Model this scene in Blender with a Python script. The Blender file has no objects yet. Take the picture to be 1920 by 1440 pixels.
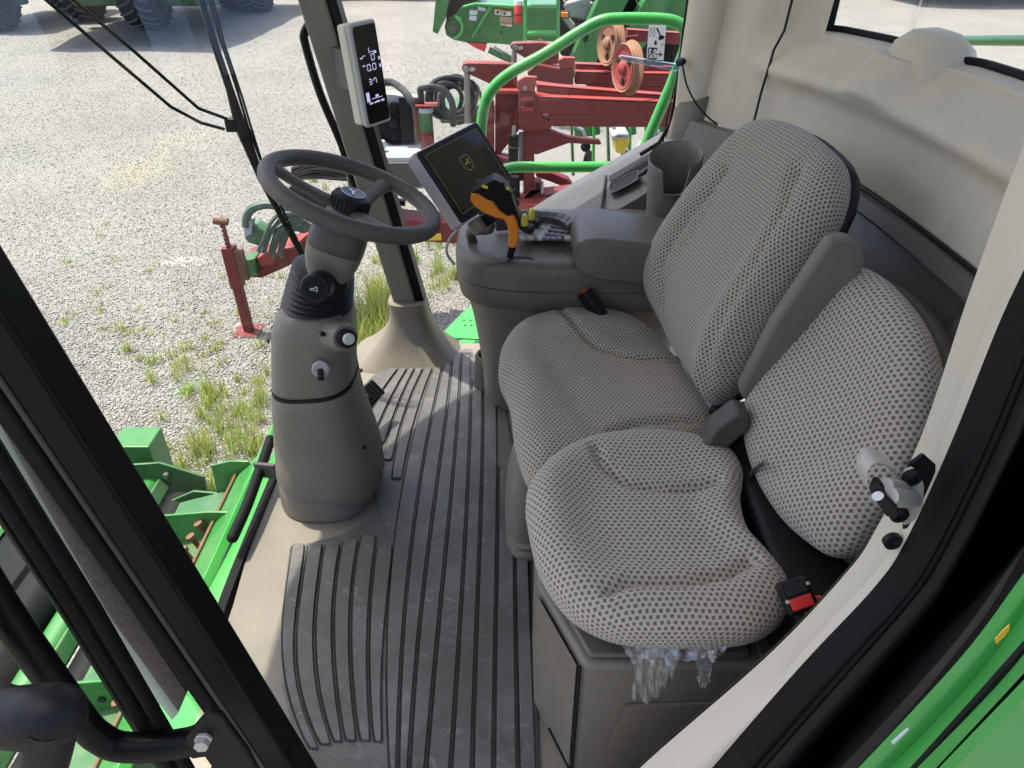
import bpy, bmesh, math, random
import numpy as np
from mathutils import Vector, Matrix
R = math.radians
random.seed(7); rng = np.random.default_rng(7)
sc = bpy.context.scene
COL = sc.collection

# ------------------------------------------------------------------ camera, sky, sun, exposure
CAM_H, PITCH, FPX = 1.3, R(33.0), 1400.0
GZ = -1.9                                  # ground level (cab floor is z = 0)
cam_d = bpy.data.cameras.new('camera'); cam = bpy.data.objects.new('camera', cam_d); COL.objects.link(cam)
cam.location = (0, 0, CAM_H); cam.rotation_euler = (R(90) - PITCH, 0, 0)
cam_d.sensor_width = 36; cam_d.lens = 36 * FPX / 1920; cam_d.clip_start = 0.02; cam_d.clip_end = 2000
sc.camera = cam
SUN_DIR = Vector((0.36, -0.17, -0.92)).normalized()      # the way the light travels
w = bpy.data.worlds.new('World'); sc.world = w; w.use_nodes = True
nt = w.node_tree
sky = nt.nodes.new('ShaderNodeTexSky'); sky.sky_type = 'NISHITA'; sky.sun_disc = False
sky.sun_elevation = math.asin(-SUN_DIR.z); sky.sun_rotation = math.atan2(-SUN_DIR.x, -SUN_DIR.y)
sky.air_density = .45; sky.dust_density = 3.0
bg = nt.nodes['Background']; nt.links.new(sky.outputs[0], bg.inputs[0]); bg.inputs[1].default_value = 0.15
sun_d = bpy.data.lights.new('sun', 'SUN'); sun_d.energy = 2.5; sun_d.angle = R(0.5); sun_d.color = (1, .91, .77)
sun = bpy.data.objects.new('sun', sun_d); COL.objects.link(sun)
sun.rotation_euler = SUN_DIR.to_track_quat('-Z', 'Y').to_euler(); sun.location = (-5, 6, 14)
vs = sc.view_settings; vs.view_transform = 'Standard'; vs.look = 'None'; vs.gamma = 1; vs.use_curve_mapping = False
vs.exposure = 1.75
sc.cycles.use_denoising = True
sc.cycles.transparent_max_bounces = 24; sc.cycles.max_bounces = 12; sc.cycles.diffuse_bounces = 6
sc.cycles.caustics_reflective = False; sc.cycles.caustics_refractive = False

# ------------------------------------------------------------------ photo measurements -> places in the cab
def ray(u, v):
    a = (u - 960) / FPX; b = (v - 720) / FPX; c, s = math.cos(PITCH), math.sin(PITCH)
    return Vector((a, c - b * s, -s - b * c))
def onx(u, v, x): d = ray(u, v); return Vector((0, 0, CAM_H)) + d * (x / d.x)
def ony(u, v, y): d = ray(u, v); return Vector((0, 0, CAM_H)) + d * (y / d.y)
def onz(u, v, z): d = ray(u, v); return Vector((0, 0, CAM_H)) + d * ((z - CAM_H) / d.z)
def onplane(u, v, p, n):
    d = ray(u, v); o = Vector((0, 0, CAM_H)); n = Vector(n); return o + d * ((Vector(p) - o).dot(n) / d.dot(n))
V = Vector

# ------------------------------------------------------------------ scene helpers
def tag(o, label=None, cat=None, group=None, kind=None):
    if label: o['label'] = label
    if cat: o['category'] = cat
    if group: o['group'] = group
    if kind: o['kind'] = kind
    return o
def thing(name, label, cat, loc=(0, 0, 0), group=None):
    o = bpy.data.objects.new(name, None); COL.objects.link(o); o.location = loc; o.empty_display_size = .1
    return tag(o, label, cat, group)
def wloc(o):
    p = V((0, 0, 0))
    while o: p = p + o.location; o = o.parent
    return p
def copy_tree(o, parent=None):
    c = o.copy(); COL.objects.link(c); c.parent = parent
    for ch in list(o.children): copy_tree(ch, c)
    return c
def spline(pts, n=8, closed=False):
    P = [V(p) for p in pts]; m = len(P); out = []
    segs = m if closed else m - 1
    for i in range(segs):
        if closed: p0, p1, p2, p3 = P[(i - 1) % m], P[i], P[(i + 1) % m], P[(i + 2) % m]
        else: p0, p1, p2, p3 = P[max(i - 1, 0)], P[i], P[i + 1], P[min(i + 2, m - 1)]
        for k in range(n):
            t = k / n; t2 = t * t; t3 = t2 * t
            out.append(.5 * ((2 * p1) + (p2 - p0) * t + (2 * p0 - 5 * p1 + 4 * p2 - p3) * t2 + (3 * p1 - p0 - 3 * p2 + p3) * t3))
    if not closed: out.append(P[-1].copy())
    return out
def resample(pts, n):
    P = [V(p) for p in pts]; L = [0]
    for i in range(1, len(P)): L.append(L[-1] + (P[i] - P[i - 1]).length)
    out = []; j = 0
    for k in range(n):
        s = L[-1] * k / (n - 1)
        while j < len(P) - 2 and L[j + 1] < s: j += 1
        d = L[j + 1] - L[j]; out.append(P[j].lerp(P[j + 1], (s - L[j]) / d if d > 1e-9 else 0))
    return out
def frame(zdir, xhint=(1, 0, 0)):
    z = V(zdir).normalized(); x = V(xhint); x = x - z * x.dot(z)
    if x.length < 1e-4: x = V((0, 1, 0)) - z * z.y
    x.normalize(); return x, z.cross(x), z

class MB:
    def __init__(s): s.v = []; s.f = []; s.att = None
    def add(s, vs, fs):
        o = len(s.v); s.v += [V(p) for p in vs]; s.f += [tuple(i + o for i in f) for f in fs]; return s
    def box(s, c, size, ax=None):
        c = V(c); hx, hy, hz = [q / 2 for q in size]
        ex, ey, ez = ax if ax else (V((1, 0, 0)), V((0, 1, 0)), V((0, 0, 1)))
        vs = [c + ex * (hx * i) + ey * (hy * j) + ez * (hz * k) for k in (-1, 1) for j in (-1, 1) for i in (-1, 1)]
        return s.add(vs, [(0, 2, 3, 1), (4, 5, 7, 6), (0, 1, 5, 4), (2, 6, 7, 3), (0, 4, 6, 2), (1, 3, 7, 5)])
    def bar(s, p, q, wd, ht, up=(0, 0, 1)):
        p, q = V(p), V(q); d = (q - p); L = d.length; d.normalize(); u = V(up); u = (u - d * u.dot(d)).normalized()
        return s.box((p + q) / 2, (L, wd, ht), (d, u.cross(d), u))
    def prism(s, poly, vec):
        P = [V(p) for p in poly]; n = len(P); vec = V(vec)
        vs = P + [p + vec for p in P]
        return s.add(vs, [tuple(range(n))[::-1], tuple(range(n, 2 * n))] + [(i, (i + 1) % n, n + (i + 1) % n, n + i) for i in range(n)])
    def loft(s, rings, caps=True, closed=False):
        n = len(rings[0]); vs = [p for r in rings for p in r]; m = len(rings); fs = []
        for i in range(m if closed else m - 1):
            a, b = i * n, ((i + 1) % m) * n
            fs += [(a + j, a + (j + 1) % n, b + (j + 1) % n, b + j) for j in range(n)]
        if caps and not closed: fs += [tuple(range(n))[::-1], tuple(range((m - 1) * n, m * n))]
        return s.add(vs, fs)
    def tube(s, pts, r, n=10, caps=True, closed=False, flat=1.0, up=None):
        P = [V(p) for p in pts]; m = len(P); rings = []
        t0 = (P[1] - P[0]).normalized(); x = frame(t0, up or (0.3, 0.2, 1))[0]
        for i in range(m):
            if closed: t = P[(i + 1) % m] - P[(i - 1) % m]
            else: t = P[min(i + 1, m - 1)] - P[max(i - 1, 0)]
            t.normalize(); x = (x - t * x.dot(t)).normalized(); y = t.cross(x)
            rr = r[i] if isinstance(r, (list, tuple)) else r
            rings.append([P[i] + x * (rr * math.cos(a)) + y * (rr * flat * math.sin(a)) for a in [2 * math.pi * k / n for k in range(n)]])
        return s.loft(rings, caps, closed)
    def lathe(s, prof, o, axis=(0, 0, 1), n=24, xh=(1, 0, 0), caps=True, a0=0, sx=1, sy=1):
        x, y, z = frame(axis, xh); o = V(o)
        return s.loft([[o + z * h + x * (r * sx * math.cos(a)) + y * (r * sy * math.sin(a)) for a in [a0 + 2 * math.pi * k / n for k in range(n)]] for r, h in prof], caps)
    def grid(s, rows):
        m = len(rows); n = len(rows[0]); vs = [p for r in rows for p in r]
        return s.add(vs, [(i * n + j, i * n + j + 1, (i + 1) * n + j + 1, (i + 1) * n + j) for i in range(m - 1) for j in range(n - 1)])
    def strip(s, A, B, n=40, th=.006, k=6, bulge=0.0, nrm=(0, -1, 0), near=False):
        s._A, s._B = A, B; A = resample(A, n); nv = V(nrm).normalized()
        if near == 'raw': B = [V(p) for p in s._B]; A = [V(p) for p in s._A]
        elif near:
            D = resample(B, 500); j = 0; B2 = []
            for a in A:
                while j < 499 and (D[j + 1] - a).length <= (D[j] - a).length: j += 1
                B2.append(D[j])
            B = B2
        else: B = resample(B, n)
        top = [[a.lerp(b, j / k) + nv * (bulge * math.sin(math.pi * j / k)) for j in range(k + 1)] for a, b in zip(A, B)]
        rings = [r + [p - nv * th for p in reversed(r)] for r in top]
        return s.loft(rings)
    def build(s, name, mat, parent=None, bevel=0, ang=38, smooth=True, att=None, seg=2, sub=0):
        me = bpy.data.meshes.new(name); off = wloc(parent) if parent else V((0, 0, 0))
        me.from_pydata([p - off for p in s.v], [], s.f); me.update()
        bm = bmesh.new(); bm.from_mesh(me); bmesh.ops.recalc_face_normals(bm, faces=bm.faces); bm.to_mesh(me); bm.free()
        if smooth:
            me.polygons.foreach_set('use_smooth', [True] * len(me.polygons)); me.set_sharp_from_angle(angle=R(ang))
        o = bpy.data.objects.new(name, me); COL.objects.link(o)
        if mat: me.materials.append(mat)
        if parent: o.parent = parent
        if att is not None:
            at = me.attributes.new('fab', 'FLOAT_VECTOR', 'POINT'); at.data.foreach_set('vector', [c for a in att for c in a])
        if bevel:
            b = o.modifiers.new('bevel', 'BEVEL'); b.width = bevel; b.segments = seg; b.limit_method = 'ANGLE'; b.angle_limit = R(40); b.harden_normals = True
        if sub:
            b = o.modifiers.new('sub', 'SUBSURF'); b.levels = sub; b.render_levels = sub
        return o
def rrect(w_, h_, r, n=4):
    pts = []
    for cx, cy, a0 in ((w_ / 2 - r, h_ / 2 - r, 0), (-w_ / 2 + r, h_ / 2 - r, 90), (-w_ / 2 + r, -h_ / 2 + r, 180), (w_ / 2 - r, -h_ / 2 + r, 270)):
        for k in range(n + 1): a = R(a0 + 90 * k / n); pts.append((cx + r * math.cos(a), cy + r * math.sin(a)))
    return pts
def sell(a, b, n=32, e=2.6):
    out = []
    for k in range(n):
        t = 2 * math.pi * k / n; c, s_ = math.cos(t), math.sin(t)
        out.append((a * math.copysign(abs(c) ** (2 / e), c), b * math.copysign(abs(s_) ** (2 / e), s_)))
    return out

# ------------------------------------------------------------------ materials
class NT:
    def __init__(s, name):
        s.m = bpy.data.materials.new(name); s.m.use_nodes = True; s.t = s.m.node_tree
        s.b = s.t.nodes['Principled BSDF']; s.out = s.t.nodes['Material Output']
    def n(s, t, **kw):
        q = s.t.nodes.new(t)
        for k, v in kw.items(): setattr(q, k, v)
        return q
    def l(s, a, b): s.t.links.new(a, b)
    def math(s, op, a, b=None, c=None):
        q = s.n('ShaderNodeMath', operation=op)
        for i, x in enumerate((a, b, c)):
            if x is None: continue
            if isinstance(x, (int, float)): q.inputs[i].default_value = x
            else: s.l(x, q.inputs[i])
        return q.outputs[0]
    def mix(s, fac, a, b):
        q = s.n('ShaderNodeMix', data_type='RGBA')
        for i, x in ((0, fac), (6, a), (7, b)):
            if isinstance(x, (int, float)): q.inputs[i].default_value = x
            elif isinstance(x, (tuple, list)): q.inputs[i].default_value = (*x[:3], 1)
            else: s.l(x, q.inputs[i])
        return q.outputs[2]
    def ramp(s, x, *st):
        q = s.n('ShaderNodeValToRGB'); e = q.color_ramp.elements
        while len(e) < len(st): e.new(.5)
        for i, (p, c) in enumerate(st):
            e[i].position = p; e[i].color = (c, c, c, 1) if isinstance(c, (int, float)) else (*c, 1)
        s.l(x, q.inputs[0]); return q.outputs[0]
    def noise(s, scale, detail=4, rough=.55, coord=None, dist=0):
        q = s.n('ShaderNodeTexNoise'); q.inputs['Scale'].default_value = scale; q.inputs['Detail'].default_value = detail
        q.inputs['Roughness'].default_value = rough; q.inputs['Distortion'].default_value = dist
        s.l(coord if coord else s.obj(), q.inputs['Vector']); return q.outputs[0]
    def obj(s):
        if not hasattr(s, '_tc'): s._tc = s.n('ShaderNodeTexCoord')
        return s._tc.outputs['Object']
    def bump(s, h, strength=.3, dist=.002):
        q = s.n('ShaderNodeBump'); q.inputs['Strength'].default_value = strength; q.inputs['Distance'].default_value = dist
        s.l(h, q.inputs['Height']); s.l(q.outputs[0], s.b.inputs['Normal'])
    def set(s, **kw):
        for k, v in kw.items():
            i = s.b.inputs[k.replace('_', ' ')]
            if isinstance(v, (tuple, list)): i.default_value = (*v[:3], 1)
            elif isinstance(v, (int, float)): i.default_value = v
            else: s.l(v, i)
        return s
def plastic(name, c, rough=.5, grain=.14, var=.12, spec=.4, gscale=900, dirt=0.0, dirtc=(.4, .37, .32)):
    t = NT(name); n1 = t.noise(6, 5); n2 = t.noise(60, 3)
    k = t.math('MULTIPLY_ADD', n1, var * 2, 1 - var)
    col = t.mix(1.0, (0, 0, 0), c); q = t.n('ShaderNodeMix', data_type='RGBA', blend_type='MULTIPLY'); q.inputs[0].default_value = 1
    q.inputs[6].default_value = (*c, 1); t.l(t.ramp(k, (0, 0.0), (1, 1.0)), q.inputs[7]); colo = q.outputs[2]
    if dirt:
        f = t.math('MULTIPLY', t.ramp(t.noise(11, 8, .65), (.45, 0.), (.75, 1.)), dirt); colo = t.mix(f, colo, dirtc)
    t.set(Base_Color=colo, Roughness=t.math('MULTIPLY_ADD', n2, .18, rough - .09)); t.b.inputs['Specular IOR Level'].default_value = spec
    t.bump(t.noise(gscale, 2), grain, .0006); return t.m
def paint(name, c, rough=.32, coat=.25, dirt=.25, dirtc=(.35, .31, .24), metal=0):
    t = NT(name); f = t.math('MULTIPLY', t.ramp(t.noise(7, 8, .65), (.42, 0.), (.8, 1.)), dirt)
    q = t.noise(1.5, 3); c2 = tuple(x * .82 for x in c)
    t.set(Base_Color=t.mix(f, t.mix(t.ramp(q, (.3, 0.), (.7, 1.)), c, c2), dirtc), Roughness=t.math('MULTIPLY_ADD', t.noise(25, 4), .25, rough - .1), Metallic=metal)
    t.b.inputs['Coat Weight'].default_value = coat; t.b.inputs['Coat Roughness'].default_value = .12
    t.bump(t.noise(160, 2), .05, .0008); return t.m
def emit(name, c, st=1.0, base=(0, 0, 0)):
    t = NT(name); t.set(Base_Color=base, Roughness=.3); t.b.inputs['Emission Color'].default_value = (*c, 1); t.b.inputs['Emission Strength'].default_value = st; return t.m
def glass(name, tint=(.93, .97, .95), refl=.9, rough=.0, haze=0.0):
    t = NT(name); t.t.nodes.remove(t.b)
    tr = t.n('ShaderNodeBsdfTransparent'); tr.inputs[0].default_value = (*tint, 1)
    gl = t.n('ShaderNodeBsdfGlossy'); gl.inputs[0].default_value = (1, 1, 1, 1); gl.inputs['Roughness'].default_value = rough
    ge = t.n('ShaderNodeNewGeometry'); dt = t.n('ShaderNodeVectorMath', operation='DOT_PRODUCT'); t.l(ge.outputs['Normal'], dt.inputs[0]); t.l(ge.outputs['Incoming'], dt.inputs[1])
    f = t.math('POWER', t.math('SUBTRACT', 1, t.math('ABSOLUTE', dt.outputs['Value'])), 5)
    fac = t.math('MULTIPLY', t.math('MULTIPLY_ADD', f, .92, .045), refl)
    mx = t.n('ShaderNodeMixShader'); t.l(fac, mx.inputs[0]); t.l(tr.outputs[0], mx.inputs[1]); t.l(gl.outputs[0], mx.inputs[2]); out = mx.outputs[0]
    if haze:
        df = t.n('ShaderNodeBsdfDiffuse'); df.inputs[0].default_value = (.8, .82, .82, 1); m2 = t.n('ShaderNodeMixShader'); m2.inputs[0].default_value = haze
        t.l(out, m2.inputs[1]); t.l(df.outputs[0], m2.inputs[2]); out = m2.outputs[0]
    t.l(out, t.out.inputs[0]); return t.m
def fabric(name, light, dark, cell=.0105):
    t = NT(name); at = t.n('ShaderNodeAttribute', attribute_name='fab'); sp = t.n('ShaderNodeSeparateXYZ')
    wob = t.n('ShaderNodeTexNoise'); wob.inputs['Scale'].default_value = 45; t.l(at.outputs['Vector'], wob.inputs['Vector'])
    q = t.n('ShaderNodeVectorMath', operation='MULTIPLY_ADD'); t.l(wob.outputs['Color'], q.inputs[0]); q.inputs[1].default_value = (.005, .005, 0); t.l(at.outputs['Vector'], q.inputs[2])
    t.l(q.outputs[0], sp.inputs[0]); s_ = 1 / cell
    vv = t.math('MULTIPLY', sp.outputs[1], s_ * 1.25); row = t.math('FLOOR', vv)
    uu = t.math('MULTIPLY_ADD', sp.outputs[0], s_, t.math('MULTIPLY', t.math('FLOORED_MODULO', row, 2), .5))
    fx = t.math('ABSOLUTE', t.math('SUBTRACT', t.math('FRACT', uu), .5)); fy = t.math('ABSOLUTE', t.math('SUBTRACT', t.math('FRACT', vv), .5))
    d = t.math('MAXIMUM', t.math('MULTIPLY', fx, 1.05), t.math('MULTIPLY', fy, .86))
    dot = t.ramp(d, (.22, 1.), (.31, 0.))
    th = t.n('ShaderNodeTexNoise'); th.inputs['Scale'].default_value = 900; th.inputs['Detail'].default_value = 3; t.l(at.outputs['Vector'], th.inputs['Vector'])
    lg = t.n('ShaderNodeTexNoise'); lg.inputs['Scale'].default_value = 9; lg.inputs['Detail'].default_value = 5; t.l(at.outputs['Vector'], lg.inputs['Vector'])
    la = t.mix(t.ramp(th.outputs[0], (.35, 0.), (.7, 1.)), light, tuple(x * .72 for x in light))
    la = t.mix(t.math('MULTIPLY', t.ramp(lg.outputs[0], (.5, 0.), (.75, 1.)), .25), la, (.42, .36, .29))
    weave = t.math('ABSOLUTE', t.math('SUBTRACT', t.math('FRACT', t.math('MULTIPLY', uu, 3)), .5))
    dk = t.mix(t.ramp(weave, (.1, 0.), (.4, 1.)), dark, tuple(x * 1.6 for x in dark))
    t.set(Base_Color=t.mix(dot, la, dk), Roughness=.95); t.b.inputs['Specular IOR Level'].default_value = .12
    t.b.inputs['Sheen Weight'].default_value = .25
    t.bump(t.math('ADD', t.math('MULTIPLY', dot, -.8), t.math('MULTIPLY', th.outputs[0], .5)), .6, .0012); return t.m

M = {}
M['trim'] = plastic('warm_grey_plastic', (.168, .146, .112), .48, dirt=.12)
M['trim_dk'] = plastic('dark_grey_plastic', (.080, .070, .058), .5)
M['console'] = plastic('slate_grey_plastic', (.110, .096, .075), .42, dirt=.10, dirtc=(.3, .3, .3))
M['sill'] = plastic('charcoal_sill_plastic', (.082, .079, .072), .4, dirt=.1, dirtc=(.2, .2, .2))
M['beige'] = plastic('beige_headliner_plastic', (.60, .53, .395), .62, .3, .08, dirt=.32, dirtc=(.40, .35, .27))
M['cream'] = plastic('cream_door_trim', (.60, .545, .43), .55, .2, .06)
M['black'] = plastic('black_plastic', (.008, .008, .009), .48, .3, spec=.25)
M['rubber'] = plastic('black_rubber', (.0065, .0075, .0075), .62, .35, spec=.16, dirt=.12, dirtc=(.03, .03, .027))
M['blackpaint'] = paint('black_painted_steel', (.0035, .005, .0042), .38, .03, .03, (.03, .03, .03)); M['blackpaint'].node_tree.nodes['Principled BSDF'].inputs['Specular IOR Level'].default_value = .15
M['green'] = paint('green_paint', (.020, .18, .028), .36, .15, .15)
M['green_dk'] = paint('weathered_green_paint', (.018, .115, .024), .45, .1, .3)
M['lgreen'] = paint('bright_green_tube_paint', (.046, .35, .062), .3, .3, .08)
M['red'] = paint('faded_red_paint', (.17, .013, .010), .5, .03, .4, (.15, .05, .035))
M['red_lt'] = paint('sunlit_red_paint', (.29, .036, .028), .55, .05, .25, (.34, .13, .10))  # lighter copy of the red; sun on top faces put into the colour
M['yellow'] = paint('yellow_paint', (.72, .50, .03), .4, .2, .15)
M['orange'] = plastic('orange_grip_plastic', (.85, .26, .03), .42, .15, .05)
M['steel'] = paint('zinc_plated_steel', (.60, .58, .50), .42, 0, .25, (.42, .38, .26), .35)
M['rod'] = paint('dull_steel', (.35, .34, .32), .4, 0, .4, (.2, .15, .1), .9)
M['rust'] = paint('rusty_steel', (.15, .075, .038), .75, 0, .6, (.09, .04, .022)); M['rust_tan'] = paint('tan_rusted_wheel', (.30, .15, .08), .75, 0, .5, (.2, .1, .06))
M['grey_tank'] = paint('light_grey_sheet_metal', (.42, .44, .45), .45, .1, .2)
M['white'] = plastic('white_sticker_paper', (.72, .72, .70), .5, .05, .05)
M['ink'] = plastic('black_ink', (.01, .01, .01), .5, .05, .0)
M['lightgrey'] = plastic('light_grey_bezel', (.38, .37, .35), .45)
M['screen'] = NT('dark_glossy_screen').set(Base_Color=(.006, .007, .007), Roughness=.08).m
M['lcd'] = emit('lcd_segment_glow', (.55, .52, .85), .30)
M['logo'] = emit('dim_yellow_screen_logo', (.30, .27, .03), .10)
M['redbtn'] = plastic('red_button', (.62, .035, .03), .4, .1, .03)
M['yellowbtn'] = plastic('yellow_button', (.62, .52, .04), .45, .1, .03)
M['key'] = plastic('blue_grey_keypad_key', (.105, .12, .135), .5)
M['padlight'] = plastic('light_keypad_label', (.33, .35, .36), .5)
M['padtan'] = plastic('tan_keypad_key', (.42, .31, .2), .5)
M['amber'] = plastic('amber_lens', (.8, .23, .02), .3)
M['cap'] = plastic('white_socket_cap', (.55, .55, .5), .4)
M['badge'] = plastic('hub_badge_slate', (.035, .045, .06), .3, .05)
M['silver'] = NT('silver_print').set(Base_Color=(.62, .66, .72), Roughness=.35).m
M['win'] = glass('window_glass', (.955, .985, .970), .75)
M['clear'] = glass('clear_acrylic', (.72, .82, .93), 1.6, .05, .08)
M['film'] = glass('crumpled_polythene', (.95, .97, .97), 2.6, .10, .07)
M['fab1'] = fabric('beige_dotted_seat_cloth', (.45, .395, .305), (.080, .069, .057), .0088)
M['fab2'] = fabric('pale_dotted_seat_cloth', (.51, .45, .355), (.105, .09, .076), .0102)
t = NT('crinkled_brown_sealant'); nz = t.noise(70, 6, .6, dist=3); t.set(Base_Color=t.mix(nz, (.03, .022, .018), (.16, .12, .10)), Roughness=.6); t.bump(nz, 1.0, .006); M['sealant'] = t.m
M['glassedge'] = plastic('lit_glass_edge', (.42, .47, .39), .3, .3, .15, .6)  # pale colour stands in for light caught along the windshield edge
# floor mat: rubber, dusty scuffs
t = NT('rubber_floor_mat'); n1 = t.noise(5, 9, .68, dist=.6); n2 = t.noise(26, 6, .7, dist=1.2); n3 = t.noise(140, 3)
c = t.mix(t.math('MULTIPLY', t.ramp(n1, (.42, 0.), (.72, 1.)), .9), (.075, .072, .066), (.155, .157, .155))
c = t.mix(t.math('MULTIPLY', t.ramp(n2, (.56, 0.), (.80, 1.)), .6), c, (.30, .30, .29))
c = t.mix(t.math('MULTIPLY', t.ramp(n3, (.72, 0.), (.80, 1.)), .35), c, (.5, .49, .46))
t.set(Base_Color=c, Roughness=t.math('MULTIPLY_ADD', n2, .2, .42)); t.bump(t.noise(700, 2), .25, .0005); M['mat'] = t.m
M['groove'] = plastic('shaded_mat_groove', (.03, .028, .026), .8, .3, .2, .2, dirt=.35, dirtc=(.12, .115, .10))  # dark colour stands in for the shadow line beside each rib
t = NT('dusty_sunlit_border'); n1 = t.noise(6, 7, .6, dist=.4)
t.set(Base_Color=t.mix(t.ramp(n1, (.3, 0.), (.7, 1.)), (.24, .215, .17), (.17, .155, .125)), Roughness=.6); t.bump(t.noise(600, 2), .25, .0005); M['border'] = t.m  # dust, plus sunlight on the front edge put into the pale colour
# ------------------------------------------------------------------ windshield surface and cab shell
YC, YH = 1.42, .80
def xp(z): return -.29 - .198 * z
def gx(y, z, out=0.0):
    t_ = min(1.0, abs((y - YC) / YH)); return xp(z) - .36 * (1 - t_ ** 5) - out
def onglass(u, v, out=.03):
    d = ray(u, v); lo, hi = .3, 6.0
    f = lambda t_: d.x * t_ - gx(d.y * t_, CAM_H + d.z * t_, out)
    for _ in range(50):
        m = (lo + hi) / 2
        if f(m) > 0: lo = m
        else: hi = m
    return V((0, 0, CAM_H)) + d * lo

cab = thing('combine_harvester_cab', 'beige and grey harvester cab interior with ribbed rubber floor and curved windshield', 'harvester cab', (0, 1.35, 0))

# floor: dusty rubber sheet with raised ribs
fl_poly = [(-.50, .46), (-.585, .62), (-.60, .85), (-.611, 1.07), (-.633, 1.31), (-.640, 1.58), (-.615, 1.85), (-.545, 2.08), (-.44, 2.20), (-.30, 2.25), (-.10, 2.27), (.66, 2.27), (.66, .62), (.35, .56), (.05, .50)]
floor = MB().prism([(x, y, -.035) for x, y in fl_poly], (0, 0, .035)).build('floor', M['border'], cab, .006)
def fz(pts, z=0.0): return spline([onz(u, v, z) for u, v in pts], 6)
G = [[(547, 1027), (531, 1155), (533, 1275), (561, 1369), (587, 1425)], [(576, 1027), (559, 1155), (559, 1260), (576, 1350), (604, 1410)],
     [(609, 1026), (593, 1159), (593, 1237), (608, 1342), (627, 1402)], [(643, 1020), (627, 1159), (627, 1237), (640, 1350), (647, 1397)],
     [(677, 1009), (659, 1159), (659, 1237), (668, 1350), (674, 1395)], [(712, 990), (694, 1159), (692, 1237), (696, 1350), (700, 1397)],
     [(816, 688), (780, 793), (753, 930), (736, 1069), (722, 1219), (721, 1312), (726, 1406), (736, 1520)],
     [(833, 683), (810, 793), (783, 930), (771, 1069), (754, 1219), (747, 1440), (747, 1540)],
     [(848, 673), (837, 793), (817, 930), (803, 1040), (786, 1219), (769, 1440), (765, 1540)],
     [(865, 658), (858, 793), (847, 930), (837, 1040), (820, 1219), (799, 1440), (794, 1540)],
     [(884, 668), (883, 793), (876, 930), (862, 1219), (846, 1440), (840, 1540)],
     [(905, 715), (904, 900), (893, 1219), (887, 1440), (884, 1540)], [(931, 735), (934, 900), (929, 1219), (927, 1440), (925, 1540)],
     [(962, 880), (964, 960), (968, 1219), (972, 1440), (974, 1540)], [(992, 1010), (999, 1219), (1008, 1440), (1012, 1540)]]
UP = [[(745, 683), (703, 723), (672, 770)], [(757, 687), (712, 750), (684, 805)], [(770, 690), (730, 762), (700, 835)], [(783, 690), (746, 770), (716, 868)], [(799, 690), (763, 773), (733, 903)], [(816, 688), (780, 793), (755, 912)]]
# plain mat sheet under the ribs
mp = [onz(*p, .002) for p in ((543, 1030), (528, 1160), (530, 1290), (556, 1400), (600, 1540), (1015, 1540), (1003, 1219), (975, 900), (940, 735), (905, 700), (882, 655), (842, 662), (800, 674), (740, 676), (690, 715), (668, 780), (700, 905), (712, 970), (640, 1005))]
MB().prism([(p.x, p.y, .0035) for p in mp], (0, 0, .004)).build('mat_sheet', M['mat'], floor, .002)
def rib(A, B, gap=.0048, z0=.0075, h=.0075):
    def fit(P): Q = [onz(u, v, 0) for u, v in P]; yy = [q.y for q in Q]; return np.polyfit(yy, [q.x for q in Q], min(3, len(Q) - 1)), min(yy), max(yy)
    fa, a0, a1 = fit(A); fb, b0, b1 = fit(B); y0, y1 = max(a0, b0), min(a1, b1); rows = []; n = 26
    for i in range(n + 1):
        k = i / n; k = .5 - .5 * math.cos(math.pi * k) if False else k; y = y0 + (y1 - y0) * k; xa, xb = float(np.polyval(fa, y)) + gap, float(np.polyval(fb, y)) - gap
        c = .0015 if i in (0, n) else 0
        rows.append([V((xa + c, y, z0)), V((xa + c, y, z0 + h)), V((xb - c, y, z0 + h)), V((xb - c, y, z0))])
    MB().loft(rows).build('mat_rib', M['mat'], floor, .0011)
    gr = [[V((r_[0].x - .0052, r_[0].y, z0 - .001)), V((r_[0].x - .0052, r_[0].y, z0 + .0006)), V((r_[0].x + .001, r_[0].y, z0 + .0006)), V((r_[0].x + .001, r_[0].y, z0 - .001))] for r_ in rows]
    MB().loft(gr).build('groove_shade', M['groove'], floor)  # dark strip along one rib edge, painting the shade in the groove
for i in range(6, len(G) - 1): rib(G[i], G[i + 1])
for i in range(0, 5): rib(G[i], G[i + 1])
rib(G[5], [(740, 1030), (722, 1219), (719, 1312), (722, 1397)])
for i in range(len(UP) - 1): rib(UP[i], UP[i + 1])

# right front post with its moulded foot
AY = 2.2
def post(y, z0, z1, dx0, dx1, dy0, dy1, n=8):
    rings = []
    for i in range(n + 1):
        z = z0 + (z1 - z0) * i / n; x = xp(z)
        rings.append([V((x + dx0, y + dy0, z)), V((x + dx1, y + dy0, z)), V((x + dx1, y + dy1, z)), V((x + dx0, y + dy1, z))])
    return MB().loft(rings)
p = post(AY, .10, 1.8, -.055, .018, -.03, .03).build('corner_post', M['trim'], cab, .008); p['label'] = 'grey corner post beside the steering wheel'
post(AY, .10, 1.8, .019, .045, -.02, .045).build('post_frame', M['blackpaint'], p, .005)
rings = []
for i in range(9):
    k = i / 8; z = .20 * (1 - k) ** 1.0 + .0 * k; fl_ = .012 + .075 * k ** 2.6; z = .205 * (1 - k) + .001
    c0 = V((xp(z) - .012, AY - .005, z)); hx, hy = .048 + fl_, .045 + fl_
    rings.append([c0 + V((a - (.10 * k * k if a < 0 else .01 * k), b - .0 * k, 0)) for a, b in sell(hx, hy, 28, 3.2)])
MB().loft(rings).build('post_foot', M['trim'], cab, 0)

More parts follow.
